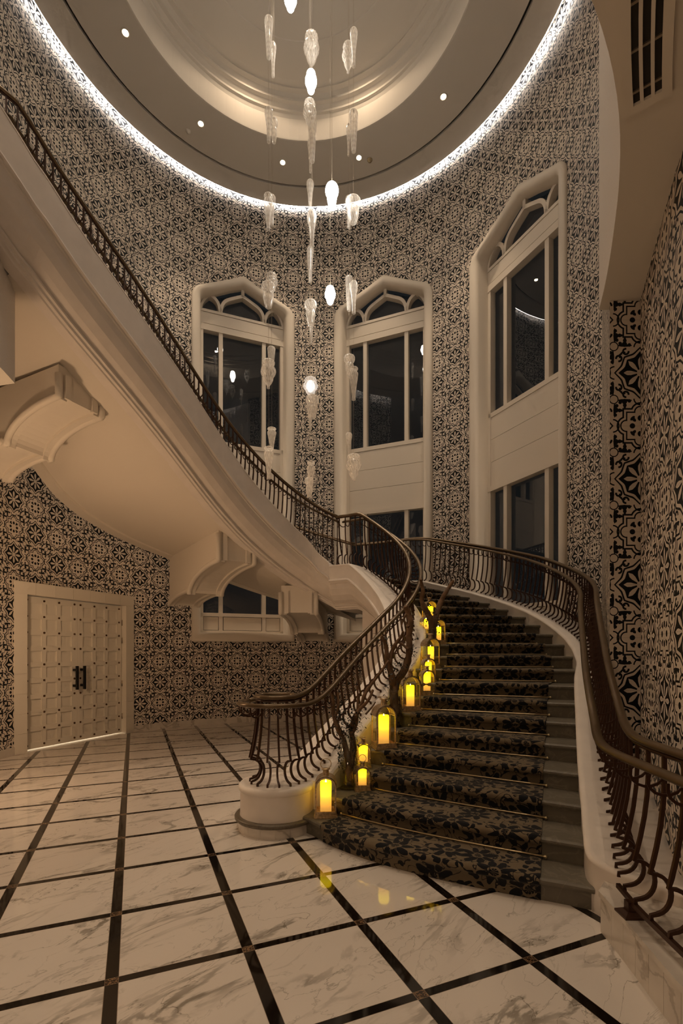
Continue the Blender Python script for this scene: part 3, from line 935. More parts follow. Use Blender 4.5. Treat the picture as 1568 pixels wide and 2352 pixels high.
# outer railing
outer_low = [(1.40, 1.25, 0.315, 0.825), (1.44, 1.60, 0.315, 0.825), (1.462, 1.90, 0.315, 0.825), (1.482, 2.24, 0.315, 0.825), (1.50, 2.50, 0.315, 0.825), (1.545, 2.70, 0.318, 0.825), (1.665, 2.98, 0.335, 0.82), (1.79, 3.24, 1.75 * RISE + CURB, 0.80)]
for k, (ox, oy) in ((3, (0.135, -0.055)), (4, (0.135, -0.055)), (5, (0.135, -0.06)), (6, (0.135, -0.06)), (7, (0.135, -0.06)), (8, (0.135, -0.06))):
    outer_low.append((RR[k][0] + ox, RR[k][1] + oy, (k - 0.12) * RISE + CURB, 0.80 + 0.006 * k))
for k in range(9, 20):
    outer_low.append((*pol(to[k], ROUT + 0.13), min(k * RISE + CURB, ZLAND + 0.155), 0.83 + 0.006 * (k - 8)))
for t in (55, 60, 65, 70, 75): outer_low.append((*pol(t, ROUT + 0.10), ZLAND + 0.156, 0.905))
outer_low = resample(smooth_path(outer_low, 2), 0.03)
def upQ(t):
    if t <= 24: return pol(75 + t / 3 * 7.4, 3.83)
    x, y = upP(t); x2, y2 = upP(min(60, t + .5)); x1, y1 = upP(t - .5)
    tv = Vector((x2 - x1, y2 - y1)).normalized(); n = Vector((tv.y, -tv.x))       # away from the void
    w = interp(t, [24, 40, 60], [2.62, 2.3, 1.75])
    qx, qy = x + n.x * w, y + n.y * w
    if t < 36:
        px, py = pol(75 + t / 3 * 7.4, 3.83); k = (t - 24) / 12
        qx, qy = lerp(px, qx, k), lerp(py, qy, k)
    r = hypot(qx - CX, qy - CY)
    if r > 4.0: qx, qy = CX + (qx - CX) * 4.0 / r, CY + (qy - CY) * 4.0 / r
    return (qx, qy)
outer_up = [(*upQ(t), upZ(t) - HUP, HUP) for t in [k * 0.5 for k in range(73)]]

# ---------------- curbs (white plaster strings with a moulded outer face)
VOIDW = 0.37
def face_profile(sgn_void):
    # (s, z) from the stair side foot over the top to the soffit edge on the void side
    w = VOIDW
    return [(-0.165, -0.42), (-0.165, -0.035), (-0.155, -0.012), (-0.13, 0.0), (w - 0.085, 0.0), (w - 0.02, 0.0), (w, -0.012), (w + 0.004, -0.03), (w, -0.04), (w, -0.255), (w + 0.016, -0.262), (w + 0.022, -0.285),
            (w + 0.010, -0.30), (w - 0.006, -0.305), (w - 0.004, -0.325), (w - 0.02, -0.335), (w - 0.035, -0.42), (w - 0.08, -0.52), (w - 0.16, -0.60), (w - 0.25, -0.645), (w - 0.255, -0.66), (w - 0.24, -0.665), (w - 0.24, -0.69),
            (w - 0.27, -0.70), (w - 0.275, -0.73), (w - 0.31, -0.735), (w - 0.32, -0.755), (w - 0.46, -0.755)]
SMOOTHJ = set()
def sweep_curb(path, prof, sign, name, mat, zfloor=None, smax=None, drop=True):
    N = normals(path, sign); mb = MB(); rows = []
    for p, n in zip(path, N):
        row = []
        tt = (p[2] - (ZR0 - HUP)) / DZ; ez = interp(tt, [1, 8, 16, 37, 60, 70], [0.0, 0.07, 0.12, 0.175, 0.19, 0.19])
        for s_, z in prof:
            zz = p[2] + z
            if s_ > 0.15 and z > -0.2: zz += ez
            if s_ > 0.3 and z > -0.013 and s_ < VOIDW - 0.015: s_ = VOIDW - 0.06
            if zfloor is not None: zz = max(zz, zfloor)
            row.append((p[0] + n.x * s_, p[1] + n.y * s_, zz))
        rows.append(row)
    ids = mb.grid(rows, smooth=False, flip=(sign < 0))
    mb.cap(ids[0]); mb.cap(ids[-1], True)
    o = sadd(mb, name, mat)
    return o
prof = face_profile(1)
start = next(i for i, p in enumerate(inner_low) if hypot(p[0] + 0.29, p[1] - 4.56) < 0.035)
ccurb = inner_low[start:]
kink = [(*pol(t, RRAIL), ZLAND + 0.156, 0.9) for t in ()]
allin = ccurb + inner_up[1:121] + [(-3.315 - 0.0358 * k, 4.95 - 0.0738 * k, upZ(60 + k) - HUP, HUP) for k in range(1, 9)]
# thin the path and ease the joint
allin = [allin[i] for i in range(0, len(allin), 2)]
def densmooth(path, it=3):
    P = [list(p) for p in path]
    for _ in range(it):
        Q = [list(p) for p in P]
        for i in range(1, len(P) - 1):
            for c in (0, 1): Q[i][c] = (P[i - 1][c] + 2 * P[i][c] + P[i + 1][c]) / 4
        P = Q
    return [tuple(p) for p in P]
allin = densmooth(allin, 2)
sweep_curb(allin, prof, 1, 'inner_string', 'curb_white', zfloor=0.0)
# wall under the lower flight, set back under the moulded face
N = normals(allin, 1); mb = MB(); rows = []
for p, n in zip(allin, N):
    if hypot(p[0] - CX, p[1] - CY) < 2.2 and math.degrees(atan2(p[1] - CY, p[0] - CX)) > 52: break
    rows.append([(p[0] + n.x * s_, p[1] + n.y * s_, z) for s_, z in ((VOIDW - 0.33, max(p[2] - 0.75, 0.0)), (VOIDW - 0.33, 0.0))])
mb.grid(rows, smooth=True)
sadd(mb, 'base_wall', 'curb_white')
# drum at the foot
mb = MB()
mb.lathe([(0.338, 0.125), (0.334, 0.15), (0.333, 0.345), (0.337, 0.352), (0.347, 0.362), (0.351, 0.38), (0.347, 0.398), (0.335, 0.411), (0.318, 0.415), (0.02, 0.415), (0.0005, 0.415)], (*DRUM, 0), 56)
sadd(mb, 'newel_drum', 'curb_white')
mb = MB()
mb.lathe([(0.33, 0.088), (0.376, 0.09), (0.384, 0.10), (0.385, 0.118), (0.376, 0.128), (0.33, 0.13)], (*DRUM, 0), 56)
sadd(mb, 'granite_ring', 'granite')
mb = MB()
for k in range(17):
    a0, a1 = 2 * pi * k / 17 + 0.004, 2 * pi * (k + 1) / 17 - 0.004
    mb.lathe([(0.352, 0.0), (0.352, 0.092)], (*DRUM, 0), 4, a0=a0, a1=a1)
mb.lathe([(0.349, 0.0), (0.349, 0.092)], (*DRUM, 0), 48)
sadd(mb, 'plinth', 'marble_trim')

# outer curb: foot end swings to the wall, upper part follows the circle
def wallpt(x, y):
    # nearest tiled surface on the right of a point
    if y < 3.96: 
        P, Q = Vector(J2), Vector((1.98, 2.89))
    else: P, Q = Vector(A0), Vector(J1)
    d = (Q - P).normalized(); n = Vector((-d.y, d.x))
    w = Vector((x, y)) - P
    return Vector((x, y)) - n * w.dot(n)
I = [(1.83, 2.60), (1.70, 2.73), (1.635, 2.83), (1.575, 2.92), (1.535, 3.02), (1.55, 3.10)] + [RR[k] for k in range(2, 9)] + [pol(to[k], ROUT) for k in range(9, 20)] + [pol(t, ROUT) for t in (55, 60, 66, 72)]
IZ = [0.325, 0.325, 0.325, 0.33, 0.335, 0.35] + [k * RISE + CURB - 0.01 for k in range(2, 20)] + [ZLAND + 0.15] * 4
path = [(*p, z) for p, z in zip(I, IZ)]
path = resample(path, 0.05); path = densmooth(path, 5)
mb = MB(); rows = []
N = normals(path, -1)
for i, (p, n) in enumerate(zip(path, N)):
    x, y, z = p
    n2 = n
    ang = math.degrees(atan2(y - CY, x - CX))
    if y < 4.6 and x < 2.6:
        o = wallpt(x, y)
        if i < 9:
            base = Vector((1.90, 2.62)); tgt = wallpt(*path[9][:2]); o = base.lerp(tgt, i / 9.0)
        k = 1.0
    else:
        k = 0.40
        o = Vector((x, y)) + n * k
        if y < 6.2:
            o2 = wallpt(x, y); f_ = (y - 4.6) / 1.6; o = o2.lerp(o, max(0, min(1, f_)))
    q = Vector((x, y)); dv = (o - q); Ld = max(dv.length, 1e-3); dv = dv / Ld
    zlow = max(0.0, z - 0.40) if y > 3.3 else 0.0
    rows.append([(x, y, zlow), (x, y, z - 0.05), (x - dv.x * 0.008, y - dv.y * 0.008, z - 0.035), (x - dv.x * .008, y - dv.y * .008, z - 0.02), (x + dv.x * .01, y + dv.y * .01, z - 0.004), (x + dv.x * .035, y + dv.y * .035, z),
                 (o.x, o.y, z), (o.x, o.y, max(0.0, z - 0.70))])
ids = mb.grid(rows, smooth=True)
mb.cap(ids[0]); mb.cap(ids[-1], True)
sadd(mb, 'outer_string', 'curb_white')
# stone skirt of the low ledge at the right foot
LEDGE = [(1.487, 2.80), (1.462, 2.50), (1.415, 2.11), (1.37, 1.60), (1.30, 0.85)]
LW = [(1.60, 2.90), (1.80, 2.50), (1.62, 2.11), (1.42, 1.62), (1.22, 1.12)]
led = tag(empty('marble_ledge', (1.45, 2.2, 0)), 'low white marble ledge at the right foot of the stair carrying the iron rail', 'ledge')
def ladd(mbx, name, mat):
    o = mbx.build(name, MAT[mat]); o.parent = led; o.matrix_parent_inverse = Matrix.Translation((-1.45, -2.2, 0)); return o
mb = MB()
poly = LEDGE + [(1.835, 0.85), (1.855, 1.5), (1.875, 2.2), (1.875, 2.56), (1.72, 2.72), (1.64, 2.84), (1.575, 2.92)]
mb.prism([(x - 0.012 if (x, y) in LEDGE else x, y) for x, y in poly], 0.205, 0.235)
ladd(mb, 'top_slab', 'marble_trim')
mb = MB()
fr = resample([(*p,) for p in LEDGE], 0.13)
for p, q in zip(fr[:-1], fr[1:]):
    dx, dy = q[0] - p[0], q[1] - p[1]; l = hypot(dx, dy); e = 0.0012 / l
    a_, b_ = (p[0] + dx * e, p[1] + dy * e), (q[0] - dx * e, q[1] - dy * e)
    mb.hexa([(a_[0], a_[1], 0), (b_[0], b_[1], 0), (b_[0] + .05, b_[1], 0), (a_[0] + .05, a_[1], 0), (a_[0], a_[1], .205), (b_[0], b_[1], .205), (b_[0] + .05, b_[1], .205), (a_[0] + .05, a_[1], .205)])
mb.hexa([(1.487, 2.80, 0), (1.575, 2.94, 0), (1.60, 2.92, 0), (1.52, 2.79, 0), (1.487, 2.80, .205), (1.575, 2.94, .205), (1.60, 2.92, .205), (1.52, 2.79, .205)])
ladd(mb, 'front_tiles', 'marble_trim')

# landing soffit and flight soffit
def perp(t):
    x2, y2 = upP(min(60, t + .5)); x1, y1 = upP(max(0, t - .5))
    tv = Vector((x2 - x1, y2 - y1)).normalized(); return Vector((-tv.y, tv.x))    # towards the void
mb = MB(); rows = []
for t in np.linspace(-37.8, 67, 40):
    zc = min((8 + (t + 37.8) / 8.0) * RISE + CURB, ZLAND + 0.155) - 0.755
    rows.append([(*pol(t, lerp(RRAIL + 0.09, ROUT + 0.5, k / 6)), zc) for k in range(7)])
mb.grid(rows, smooth=True)
rows = []
for t in np.linspace(0, 60, 61):
    x, y = upP(t); n = perp(t); Q = upQ(t); q = Vector(Q) - n * 0.34
    r = hypot(q.x - CX, q.y - CY)
    if r > RW - 0.05: q = Vector((CX + (q.x - CX) * (RW - 0.05) / r, CY + (q.y - CY) * (RW - 0.05) / r))
    i_ = Vector((x, y)) + n * (VOIDW - 0.44); zc = upZ(t) - HUP - 0.755
    rows.append([(*(i_.lerp(q, k / 8)), zc) for k in range(9)])
mb.grid(rows, smooth=True)
sadd(mb, 'soffit', 'plaster')
# outer string of the upper flight, with a flat band along the soffit
mb = MB(); rows = []
for t in np.linspace(0, 60, 61):
    n = perp(t); Q = Vector(upQ(t)); zc = upZ(t) - HUP
    row = []
    for s_, z in ((-0.06, 0.0), (0.34, 0.0), (0.34, -0.76), (0.335, -0.80), (0.10, -0.80), (0.085, -0.755)):
        q = Q - n * s_; r = hypot(q.x - CX, q.y - CY)
        if r > RW - 0.04: q = Vector((CX + (q.x - CX) * (RW - 0.04) / r, CY + (q.y - CY) * (RW - 0.04) / r))
        row.append((q.x, q.y, zc + z))
    rows.append(row)
mb.grid(rows, smooth=False)
sadd(mb, 'outer_string', 'plaster')
# treads of the upper flight
for j in range(20):
    t0, t1 = 3 * j, 3 * j + 3
    z = ZLAND + (j + 1) * RISE
    P0, P1 = Vector(upP(t0)), Vector(upP(t1)); Q0, Q1 = Vector(upQ(t0)), Vector(upQ(t1))
    n0, n1 = perp(t0), perp(t1)
    P0 = P0 - n0 * 0.10; P1 = P1 - n1 * 0.10
    mb = MB()
    mb.hexa([(*P0, z - 0.28), (*P1, z - 0.28), (*Q1, z - 0.28), (*Q0, z - 0.28), (*P0, z), (*P1, z), (*Q1, z), (*Q0, z)])
    sadd(mb, 'step', 'step_stone')

# ---------------- railings
def baluster_mesh(name, H):
    # side profile: s = away from the stair, z = up
    pts = [(0.0, 0.0), (0.0, 0.022)]
    for k in range(1, 12):
        a_ = pi * k / 12; pts.append((0.004 + 0.088 * sin(a_) ** 0.9, 0.125 - 0.098 * cos(a_)))
    pts += [(-0.006, 0.226), (0.006, 0.27), (0.024, 0.35), (0.042, 0.45), (0.055, 0.56), (0.061, 0.68), (0.060, H - 0.02)]
    mb = MB()
    P = [Vector((0, s_, z)) for s_, z in pts]
    rows = []
    hw, ht = 0.0078, 0.0092
    for i, p in enumerate(P):
        a = P[max(i - 1, 0)]; b = P[min(i + 1, len(P) - 1)]
        t = (b - a).normalized(); x = Vector((1, 0, 0)); y = x.cross(t)
        rows.append([p + x * (hw * sx) + y * (ht * sy) for sx, sy in ((-1, -1), (1, -1), (1, 1), (-1, 1))])
    ids = mb.grid(rows, closed_u=True, smooth=False); mb.cap(ids[0], True); mb.cap(ids[-1])
    # scroll that carries the inner hand rail
    sc = [(0.058, H - 0.165)] + [(-0.02 + 0.078 * cos(radians(q_)), H - 0.115 - 0.062 * sin(radians(q_))) for q_ in (25, 50, 75, 100, 125, 150, 175)] + [(-0.098, H - 0.085)]
    mb.strip([(0, s_, z) for s_, z in sc], 0.013, 0.008, (1, 0, 0))
    me_o = mb.build(name, MAT['iron'])
    return me_o
BAL = {}
def make_railing(name, label, path, sign, spacing, off_bal=0.0, cap_start=None, skip=None, start_s=0.05, foot_shift=0.0):
    root = empty(name, (path[0][0], path[0][1], path[0][2]))
    tag(root, label, 'railing')
    N = normals(path, sign)
    M = Matrix.Translation((-path[0][0], -path[0][1], -path[0][2]))
    def add(mbx, nm, mat):
        o = mbx.build(nm, MAT[mat]); o.parent = root; o.matrix_parent_inverse = M; return o
    top = [(p[0] + n.x * 0.06, p[1] + n.y * 0.06, p[2] + p[3]) for p, n in zip(path, N)]
    low = [(p[0] - n.x * 0.095, p[1] - n.y * 0.095, p[2] + p[3] - 0.058) for p, n in zip(path, N)]
    def thin(P, k=2): return P[::k] + ([P[-1]] if (len(P) - 1) % k else [])
    mb = MB(); mb.tube(thin(top), 0.028, 10, flat=0.75); add(mb, 'top_rail', 'bronze_rail')
    mb = MB(); mb.tube([(p[0], p[1], p[2] - 0.030) for p in thin(top)], 0.012, 4); add(mb, 'rail_bar', 'iron')
    mb = MB(); mb.tube(thin(low), 0.028, 10, flat=0.75); add(mb, 'hand_rail', 'bronze_rail')
    # balusters
    d = [0.0]
    for a, b in zip(path[:-1], path[1:]): d.append(d[-1] + hypot(b[0] - a[0], b[1] - a[1]))
    s = start_s; first = None; cnt = 0
    while s < d[-1] - 0.02:
        x, y, z, h = [float(np.interp(s, d, [p[k] for p in path])) for k in range(4)]
        i = int(np.searchsorted(d, s)); i = min(max(i, 1), len(path) - 1)
        n = N[i]
        key = round(h, 2)
        if key not in BAL:
            BAL[key] = baluster_mesh('baluster', key); o = BAL[key]
        else:
            o = BAL[key].copy(); COL.objects.link(o)
        o.parent = root; o.matrix_parent_inverse = M
        o.location = (x, y, z); o.rotation_euler = (0, 0, atan2(n.y, n.x) - pi / 2)
        cnt += 1; s += 0.15 if (y < 2.75 and x > 1.2) else spacing
    return root, add
r1, add1 = make_railing('stair_railing', 'dark iron railing with bronze rails from the drum up the carpet stair', inner_low, 1, 0.104)
# the rails end in flat volutes above the drum
r2, add2 = make_railing('stair_railing', 'dark iron railing along the high upper flight crossing the left half of the hall', inner_up, 1, 0.0885, start_s=0.02)
r3, add3 = make_railing('stair_railing', 'dark iron railing with bronze rails along the right side of the carpeted flight', outer_low, -1, 0.112)
r4, add4 = make_railing('stair_railing', 'far iron railing on the wall side of the upper flight, seen through the nearer balusters', outer_up, -1, 0.12)
# close the volutes over the drum
def volute(add, r_, z, nm, mat, rad=0.028):
    mb = MB(); pts = []
    for k in range(18):
        a = radians(lerp(150, 20, k / 17)); pts.append((DRUM[0] + r_ * cos(a), DRUM[1] + r_ * sin(a), z))
    mb.tube(pts, rad, 10, flat=0.8); add(mb, nm, mat)
volute(add1, 0.19, ZDRUM + 0.785, 'top_rail', 'bronze_rail')
volute(add1, 0.345, ZDRUM + 0.727, 'hand_rail', 'bronze_rail')
# foot bar on the marble ledge with its moulded shoe
mb = MB()
mb.strip([(p[0], p[1], 0.305) for p in outer_low if 1.2 < p[1] < 2.62][::3] + [(1.53, 2.70, 0.315)], 0.022, 0.024)
add3(mb, 'foot_bar', 'iron')
mb = MB()
mb.box((1.502, 2.54, 0.275), (0.04, 0.04, 0.07))
for h0, h1, w0, w1 in ((0.235, 0.247, .105, .105), (0.247, 0.262, .10, .055)):
    mb.hexa([(1.502 + sx * w0 / 2, 2.54 + sy * w0 / 2, h0) for sx, sy in ((-1, -1), (1, -1), (1, 1), (-1, 1))] + [(1.502 + sx * w1 / 2, 2.54 + sy * w1 / 2, h1) for sx, sy in ((-1, -1), (1, -1), (1, 1), (-1, 1))])
add3(mb, 'rail_shoe', 'iron')

# ---------------- corbels carrying the upper flight
def corbel(label, A, d, Lg, w, zs, dep):
    A = Vector(A); d = Vector(d).normalized(); sd = Vector((-d.y, d.x))
    root = empty('corbel', (A.x, A.y, zs)); tag(root, label, 'corbel', 'plaster corbels under the stair')
    M = Matrix.Translation((-A.x, -A.y, -zs))
    def add(mbx, nm, mat='plaster'):
        o = mbx.build(nm, MAT[mat]); o.parent = root; o.matrix_parent_inverse = M; return o
    d0, d1, d2 = dep
    a1 = Lg * 0.52
    prof = []
    for k in range(13):
        t = k / 12 * pi / 2; prof.append((a1 * sin(t), -d0 - (d1 - d0) * (1 - cos(t))))
    d1b = d1 - 0.06
    prof.append((a1 + 0.02, -d1)); prof.append((a1 + 0.05, -d1b))
    for k in range(1, 13):
        t = k / 12 * pi / 2; prof.append((a1 + 0.05 + (Lg - a1 - 0.05) * sin(t), -d1b - (d2 - d1b) * (1 - cos(t))))
    def P(a, s_, z): return (A.x + d.x * a + sd.x * s_, A.y + d.y * a + sd.y * s_, zs + z)
    mb = MB()
    hw = w / 2
    rows = []
    for a, z in prof:
        rows.append([P(a, -hw, 0.10), P(a, -hw, z), P(a, -hw + 0.10, z), P(a, -hw + 0.105, z + 0.035), P(a, hw - 0.105, z + 0.035), P(a, hw - 0.10, z), P(a, hw, z), P(a, hw, 0.10)])
    ids = mb.grid(rows, smooth=False, flip=True)
    mb.cap(ids[0]); mb.cap(ids[-1], True)
    add(mb, 'body')
    for s_ in (-hw - 0.008, hw + 0.008):
        mb = MB()
        pts = [P(-0.012, s_, -0.02), P(-0.012, s_, -d0 * 0.6), P(-0.012, s_, -d0 + 0.02)] + [P(a, s_, z + 0.02) for a, z in prof]
        mb.tube(pts, 0.042, 10); add(mb, 'edge_moulding')
    for s_ in (-hw + 0.10, hw - 0.10):
        mb = MB(); c = P(-0.01, s_, -d0 / 2 + 0.01)
        mb.box(c, (0.05, 0.075, d0 - 0.02), atan2(d.y, d.x)); add(mb, 'pilaster')
    return root
def soff(t): return upZ(t) - HUP - 0.755
corbel('large plaster corbel under the upper flight at the left edge, below the textured box', (-3.22, 6.02), (-0.90, 0.44), 1.95, 0.56, soff(49), (0.30, 0.68, 0.84))
corbel('scalloped plaster corbel under the stair above the lower window', (-1.72, 7.98), (-0.57, 0.82), 2.80, 0.60, soff(22.5), (0.47, 0.86, 0.97))
corbel('plaster corbel under the stair landing, pointing straight back to the wall', (-0.77, 8.72), (0.05, 1.0), 2.72, 0.62, soff(6.5) , (0.42, 0.72, 0.86))
#@@PROPS
# ================================================================== FITTINGS
# ---- downlights in the ceiling ring, the detectors and the lamps of the recess
SPOTS = []
def downlight(x, y, z, label, group, r=0.055):
    root = empty('downlight', (x, y, z)); tag(root, label, 'ceiling light', group)
    mb = MB(); mb.lathe([(r + 0.022, 0.0), (r + 0.020, -0.006), (r, -0.006), (r - 0.006, 0.0), (r - 0.008, 0.03)], (0, 0, 0), 20); mb.build('bezel', MAT['ceiling_paint'], root)
    mb = MB(); mb.lathe([(r - 0.008, -0.001), (0.0005, -0.001)], (0, 0, 0), 16); mb.build('lens', MAT['spot_lens'], root)
    SPOTS.append((x, y, z))
def on_ceiling(u, v, z=ZCEIL):
    d = (z - EYE) * F / (HOR - v); return ((u - 784.0) / F * d, d)
DL = [(288, 75, 'recessed spotlight in the flat ceiling ring, far up on the left'), (461, 284, 'recessed spotlight in the ceiling ring above the left end of the upper flight'),
      (649, 373, 'recessed spotlight in the ceiling ring above the left arched window'), (824, 362, 'recessed spotlight beside the smoke detector above the middle window'),
      (1018, 222, 'recessed spotlight in the ceiling ring towards the right-hand tall window')]
for u, v, lab in DL: downlight(*on_ceiling(u, v), ZCEIL - 0.001, lab, 'recessed spotlights in the ceiling ring')
x, y = on_ceiling(585, 118, 12.86); downlight(x, y, 12.855, 'recessed spotlight inside the raised round ceiling recess', 'recessed spotlights in the ceiling ring')
for k, (u, v, lab) in enumerate(((849, 367, 'small round smoke detector on the ceiling ring'), (432, 301, 'small pale sensor on the ceiling ring left of a spotlight'))):
    x, y = on_ceiling(u, v); mb = MB()
    r = 0.055 if k == 0 else 0.05
    mb.lathe([(r, 0.0), (r, -0.012), (r * 0.8, -0.03), (r * 0.45, -0.034), (r * 0.42, -0.046), (0.001, -0.048)], (0, 0, 0), 20)
    tag(mb.build('smoke_detector' if k == 0 else 'ceiling_sensor', MAT['detector'] if k == 0 else MAT['ceiling_paint'], None, (x, y, ZCEIL)), lab, 'detector')

# ---- air grille in the soffit at the upper right
G0 = Vector((1.592, 2.536)); GD = Vector((-0.56, -0.83)).normalized(); GN = Vector((-GD.y, GD.x))
gr = empty('air_grille', (G0.x, G0.y, ZS)); tag(gr, 'long white air grille with three dark slots in the soffit at the upper right', 'air vent')
def gb(mbx, a0, a1, s0, s1, z0, z1):
    # bends gently with the edge of the gallery
    def P(a, s_, z):
        p = GD * a + GN * (s_ + 0.10 * a * a * 0.6); return (p.x, p.y, z)
    n = 8
    for k in range(n):
        b0, b1 = lerp(a0, a1, k / n), lerp(a0, a1, (k + 1) / n)
        mbx.hexa([P(b0, s0, z0), P(b1, s0, z0), P(b1, s1, z0), P(b0, s1, z0), P(b0, s0, z1), P(b1, s0, z1), P(b1, s1, z1), P(b0, s1, z1)])
mb = MB(); GL = 1.15
for s0, s1 in ((-0.105, -0.062), (-0.032, -0.016), (0.016, 0.032), (0.062, 0.105)): gb(mb, 0.0, GL, s0, s1, -0.022, -0.002)
gb(mb, 0.0, 0.045, -0.105, 0.105, -0.0215, -0.002); gb(mb, GL - 0.045, GL, -0.105, 0.105, -0.0215, -0.002)
mb.build('frame', MAT['ceiling_paint'], gr)
mb = MB(); gb(mb, 0.02, GL - 0.02, -0.09, 0.09, -0.006, -0.0015); mb.build('backing', MAT['grille_dark'], gr)
mb = MB()
for a in (0.10, 0.30, 0.50, 0.70, 0.90): gb(mb, a, a + 0.012, -0.085, 0.085, -0.014, -0.006)
mb.build('slat', MAT['steel'], gr)

# ---- hanging glass ornaments
PROF = {
 'cone': [(0.15, 0), (0.62, .012), (.92, .035), (1, .075), (.96, .16), (.80, .45), (.64, .75), (.52, .94), (.50, .985), (.46, 1.0)],
 'drop': [(.15, 0), (.55, .015), (.88, .06), (1, .13), (.97, .20), (.78, .34), (.56, .52), (.45, .70), (.42, .90), (.44, .985), (.40, 1.0)],
 'bulbs': [(.10, 0), (.50, .015), (.80, .06), (.86, .13), (.78, .20), (.68, .235), (.88, .29), (1, .38), (.99, .47), (.84, .55), (.62, .60), (.66, .66), (.60, .74), (.40, .83), (.24, .89), (.17, .95), (.20, 1.0)],
 'swirl': [(.12, 0), (.58, .02), (.90, .08), (1, .17), (.94, .27), (.72, .36), (.60, .40), (.72, .46), (.76, .54), (.70, .68), (.56, .86), (.46, .98), (.42, 1.0)],
 'vase': [(.50, 0), (.92, .015), (1.0, .045), (.90, .075), (.58, .11), (.62, .13), (.95, .165), (1, .20), (.92, .30), (.68, .52), (.48, .75), (.38, .92), (.44, .985), (.42, 1.0)],
 'globe': [(.10, 0), (.45, .02), (.70, .08), (.78, .17), (.80, .24), (.95, .34), (1, .45), (.93, .57), (.74, .67), (.62, .72), (.64, .79), (.52, .90), (.25, .98), (.02, 1.0)],
 'ball': [(.10, 0), (.50, .02), (.85, .12), (1, .27), (.95, .40), (.78, .50), (.72, .54), (.70, .65), (.58, .82), (.42, .97), (.36, 1.0)],
}
KINDNAME = {'cone': 'slim tapering glass pendant', 'drop': 'long clear glass drop pendant', 'bulbs': 'ribbed stacked-bulb glass pendant', 'swirl': 'swirled round-headed glass pendant',
            'vase': 'vase-shaped ribbed glass pendant', 'globe': 'lit white stacked-bulb pendant', 'ball': 'lit white round-headed pendant'}
PEND = [  # u, top, bottom, width px, kind, depth, place words
 (617, 40, 134, 19, 'cone', 7.0, 'highest one of the left-hand group'), (627, 97, 177, 14, 'drop', 7.5, 'just below the highest one of the left-hand group'),
 (617, 247, 327, 19, 'drop', 7.0, 'left-hand group, level with the ceiling mouldings'), (629, 272, 328, 18, 'swirl', 7.5, 'left-hand group, level with the ceiling mouldings'),
 (616, 447, 527, 20, 'vase', 7.0, 'left-hand group, crossing the white cove line'), (625, 448, 518, 16, 'drop', 7.5, 'left-hand group, half behind another at the white cove line'),
 (624, 628, 676, 26, 'bulbs', 7.5, 'left-hand group, level with the peak of the left window'), (616, 649, 706, 32, 'swirl', 7.0, 'left-hand group, in front of the left window arch'),
 (623, 797, 850, 18, 'cone', 7.5, 'left-hand group, at the head of the left window pane'), (616, 826, 892, 34, 'bulbs', 7.0, 'left-hand group, against the left window pane'),
 (624, 983, 1036, 20, 'vase', 7.5, 'left-hand group, at the sill of the left window'), (617, 1027, 1100, 21, 'vase', 7.0, 'lowest one of the left-hand group, over the railing'),
 (667, -22, 26, 29, 'globe', 7.3, 'cut by the top of the picture'),
 (715, 78, 158, 35, 'bulbs', 7.1, 'highest one of the middle column'), (714, 163, 216, 27, 'globe', 7.6, 'high in the middle column inside the ceiling recess'),
 (711, 232, 296, 30, 'bulbs', 7.6, 'middle column, in front of the ceiling mouldings'), (717, 272, 372, 20, 'cone', 7.0, 'middle column, in front of the ceiling mouldings'),
 (713, 318, 396, 14, 'drop', 7.4, 'thin one in the middle column below the ceiling recess'), (712, 413, 486, 17, 'drop', 7.3, 'middle column, just above the white cove line'),
 (716, 486, 568, 22, 'drop', 7.0, 'middle column, just under the white cove line'), (712, 568, 648, 15, 'cone', 7.5, 'middle column, high between the two arched windows'),
 (713, 690, 748, 29, 'swirl', 7.1, 'middle column, between the two window arches'), (714, 705, 790, 15, 'drop', 7.4, 'thin one in the middle column between the window heads'),
 (713, 868, 914, 33, 'bulbs', 7.0, 'middle column, brightly lit from the globe inside it'), (717, 908, 961, 31, 'swirl', 6.8, 'middle column, just below the brightly lit one'),
 (712, 952, 989, 8, 'cone', 7.4, 'thin stub under the brightly lit one'), (714, 1060, 1130, 18, 'vase', 7.0, 'lowest pair of the middle column, the nearer one'),
 (710, 1096, 1142, 21, 'swirl', 7.3, 'lowest pair of the middle column, the farther one'),
 (762, 421, 479, 31, 'ball', 6.9, 'right of the middle column at the white cove line'), (758, 658, 700, 25, 'globe', 7.2, 'right of the middle column above the middle window'),
 (812, 65, 153, 18, 'drop', 7.0, 'highest one of the right-hand group'), (799, 100, 167, 27, 'bulbs', 7.5, 'right-hand group, sparkling beside the highest drop'),
 (812, 255, 349, 20, 'cone', 7.0, 'right-hand group, level with the ceiling mouldings'), (800, 286, 358, 11, 'drop', 7.5, 'thin one in the right-hand group, level with the ceiling mouldings'),
 (801, 450, 524, 17, 'drop', 7.5, 'right-hand group, crossing the white cove line'), (811, 454, 512, 35, 'swirl', 7.0, 'right-hand group, crossing the white cove line'),
 (801, 634, 714, 17, 'cone', 7.5, 'right-hand group, left of the middle window arch'), (812, 645, 721, 18, 'drop', 7.0, 'right-hand group, in front of the middle window arch'),
 (802, 815, 864, 26, 'swirl', 7.5, 'right-hand group, at the edge of the middle window'), (812, 844, 919, 20, 'vase', 7.0, 'right-hand group, against the middle window pane'),
 (801, 993, 1046, 15, 'drop', 7.5, 'right-hand group, at the sill of the middle window'), (812, 1043, 1105, 34, 'bulbs', 7.0, 'lowest one of the right-hand group'),
]
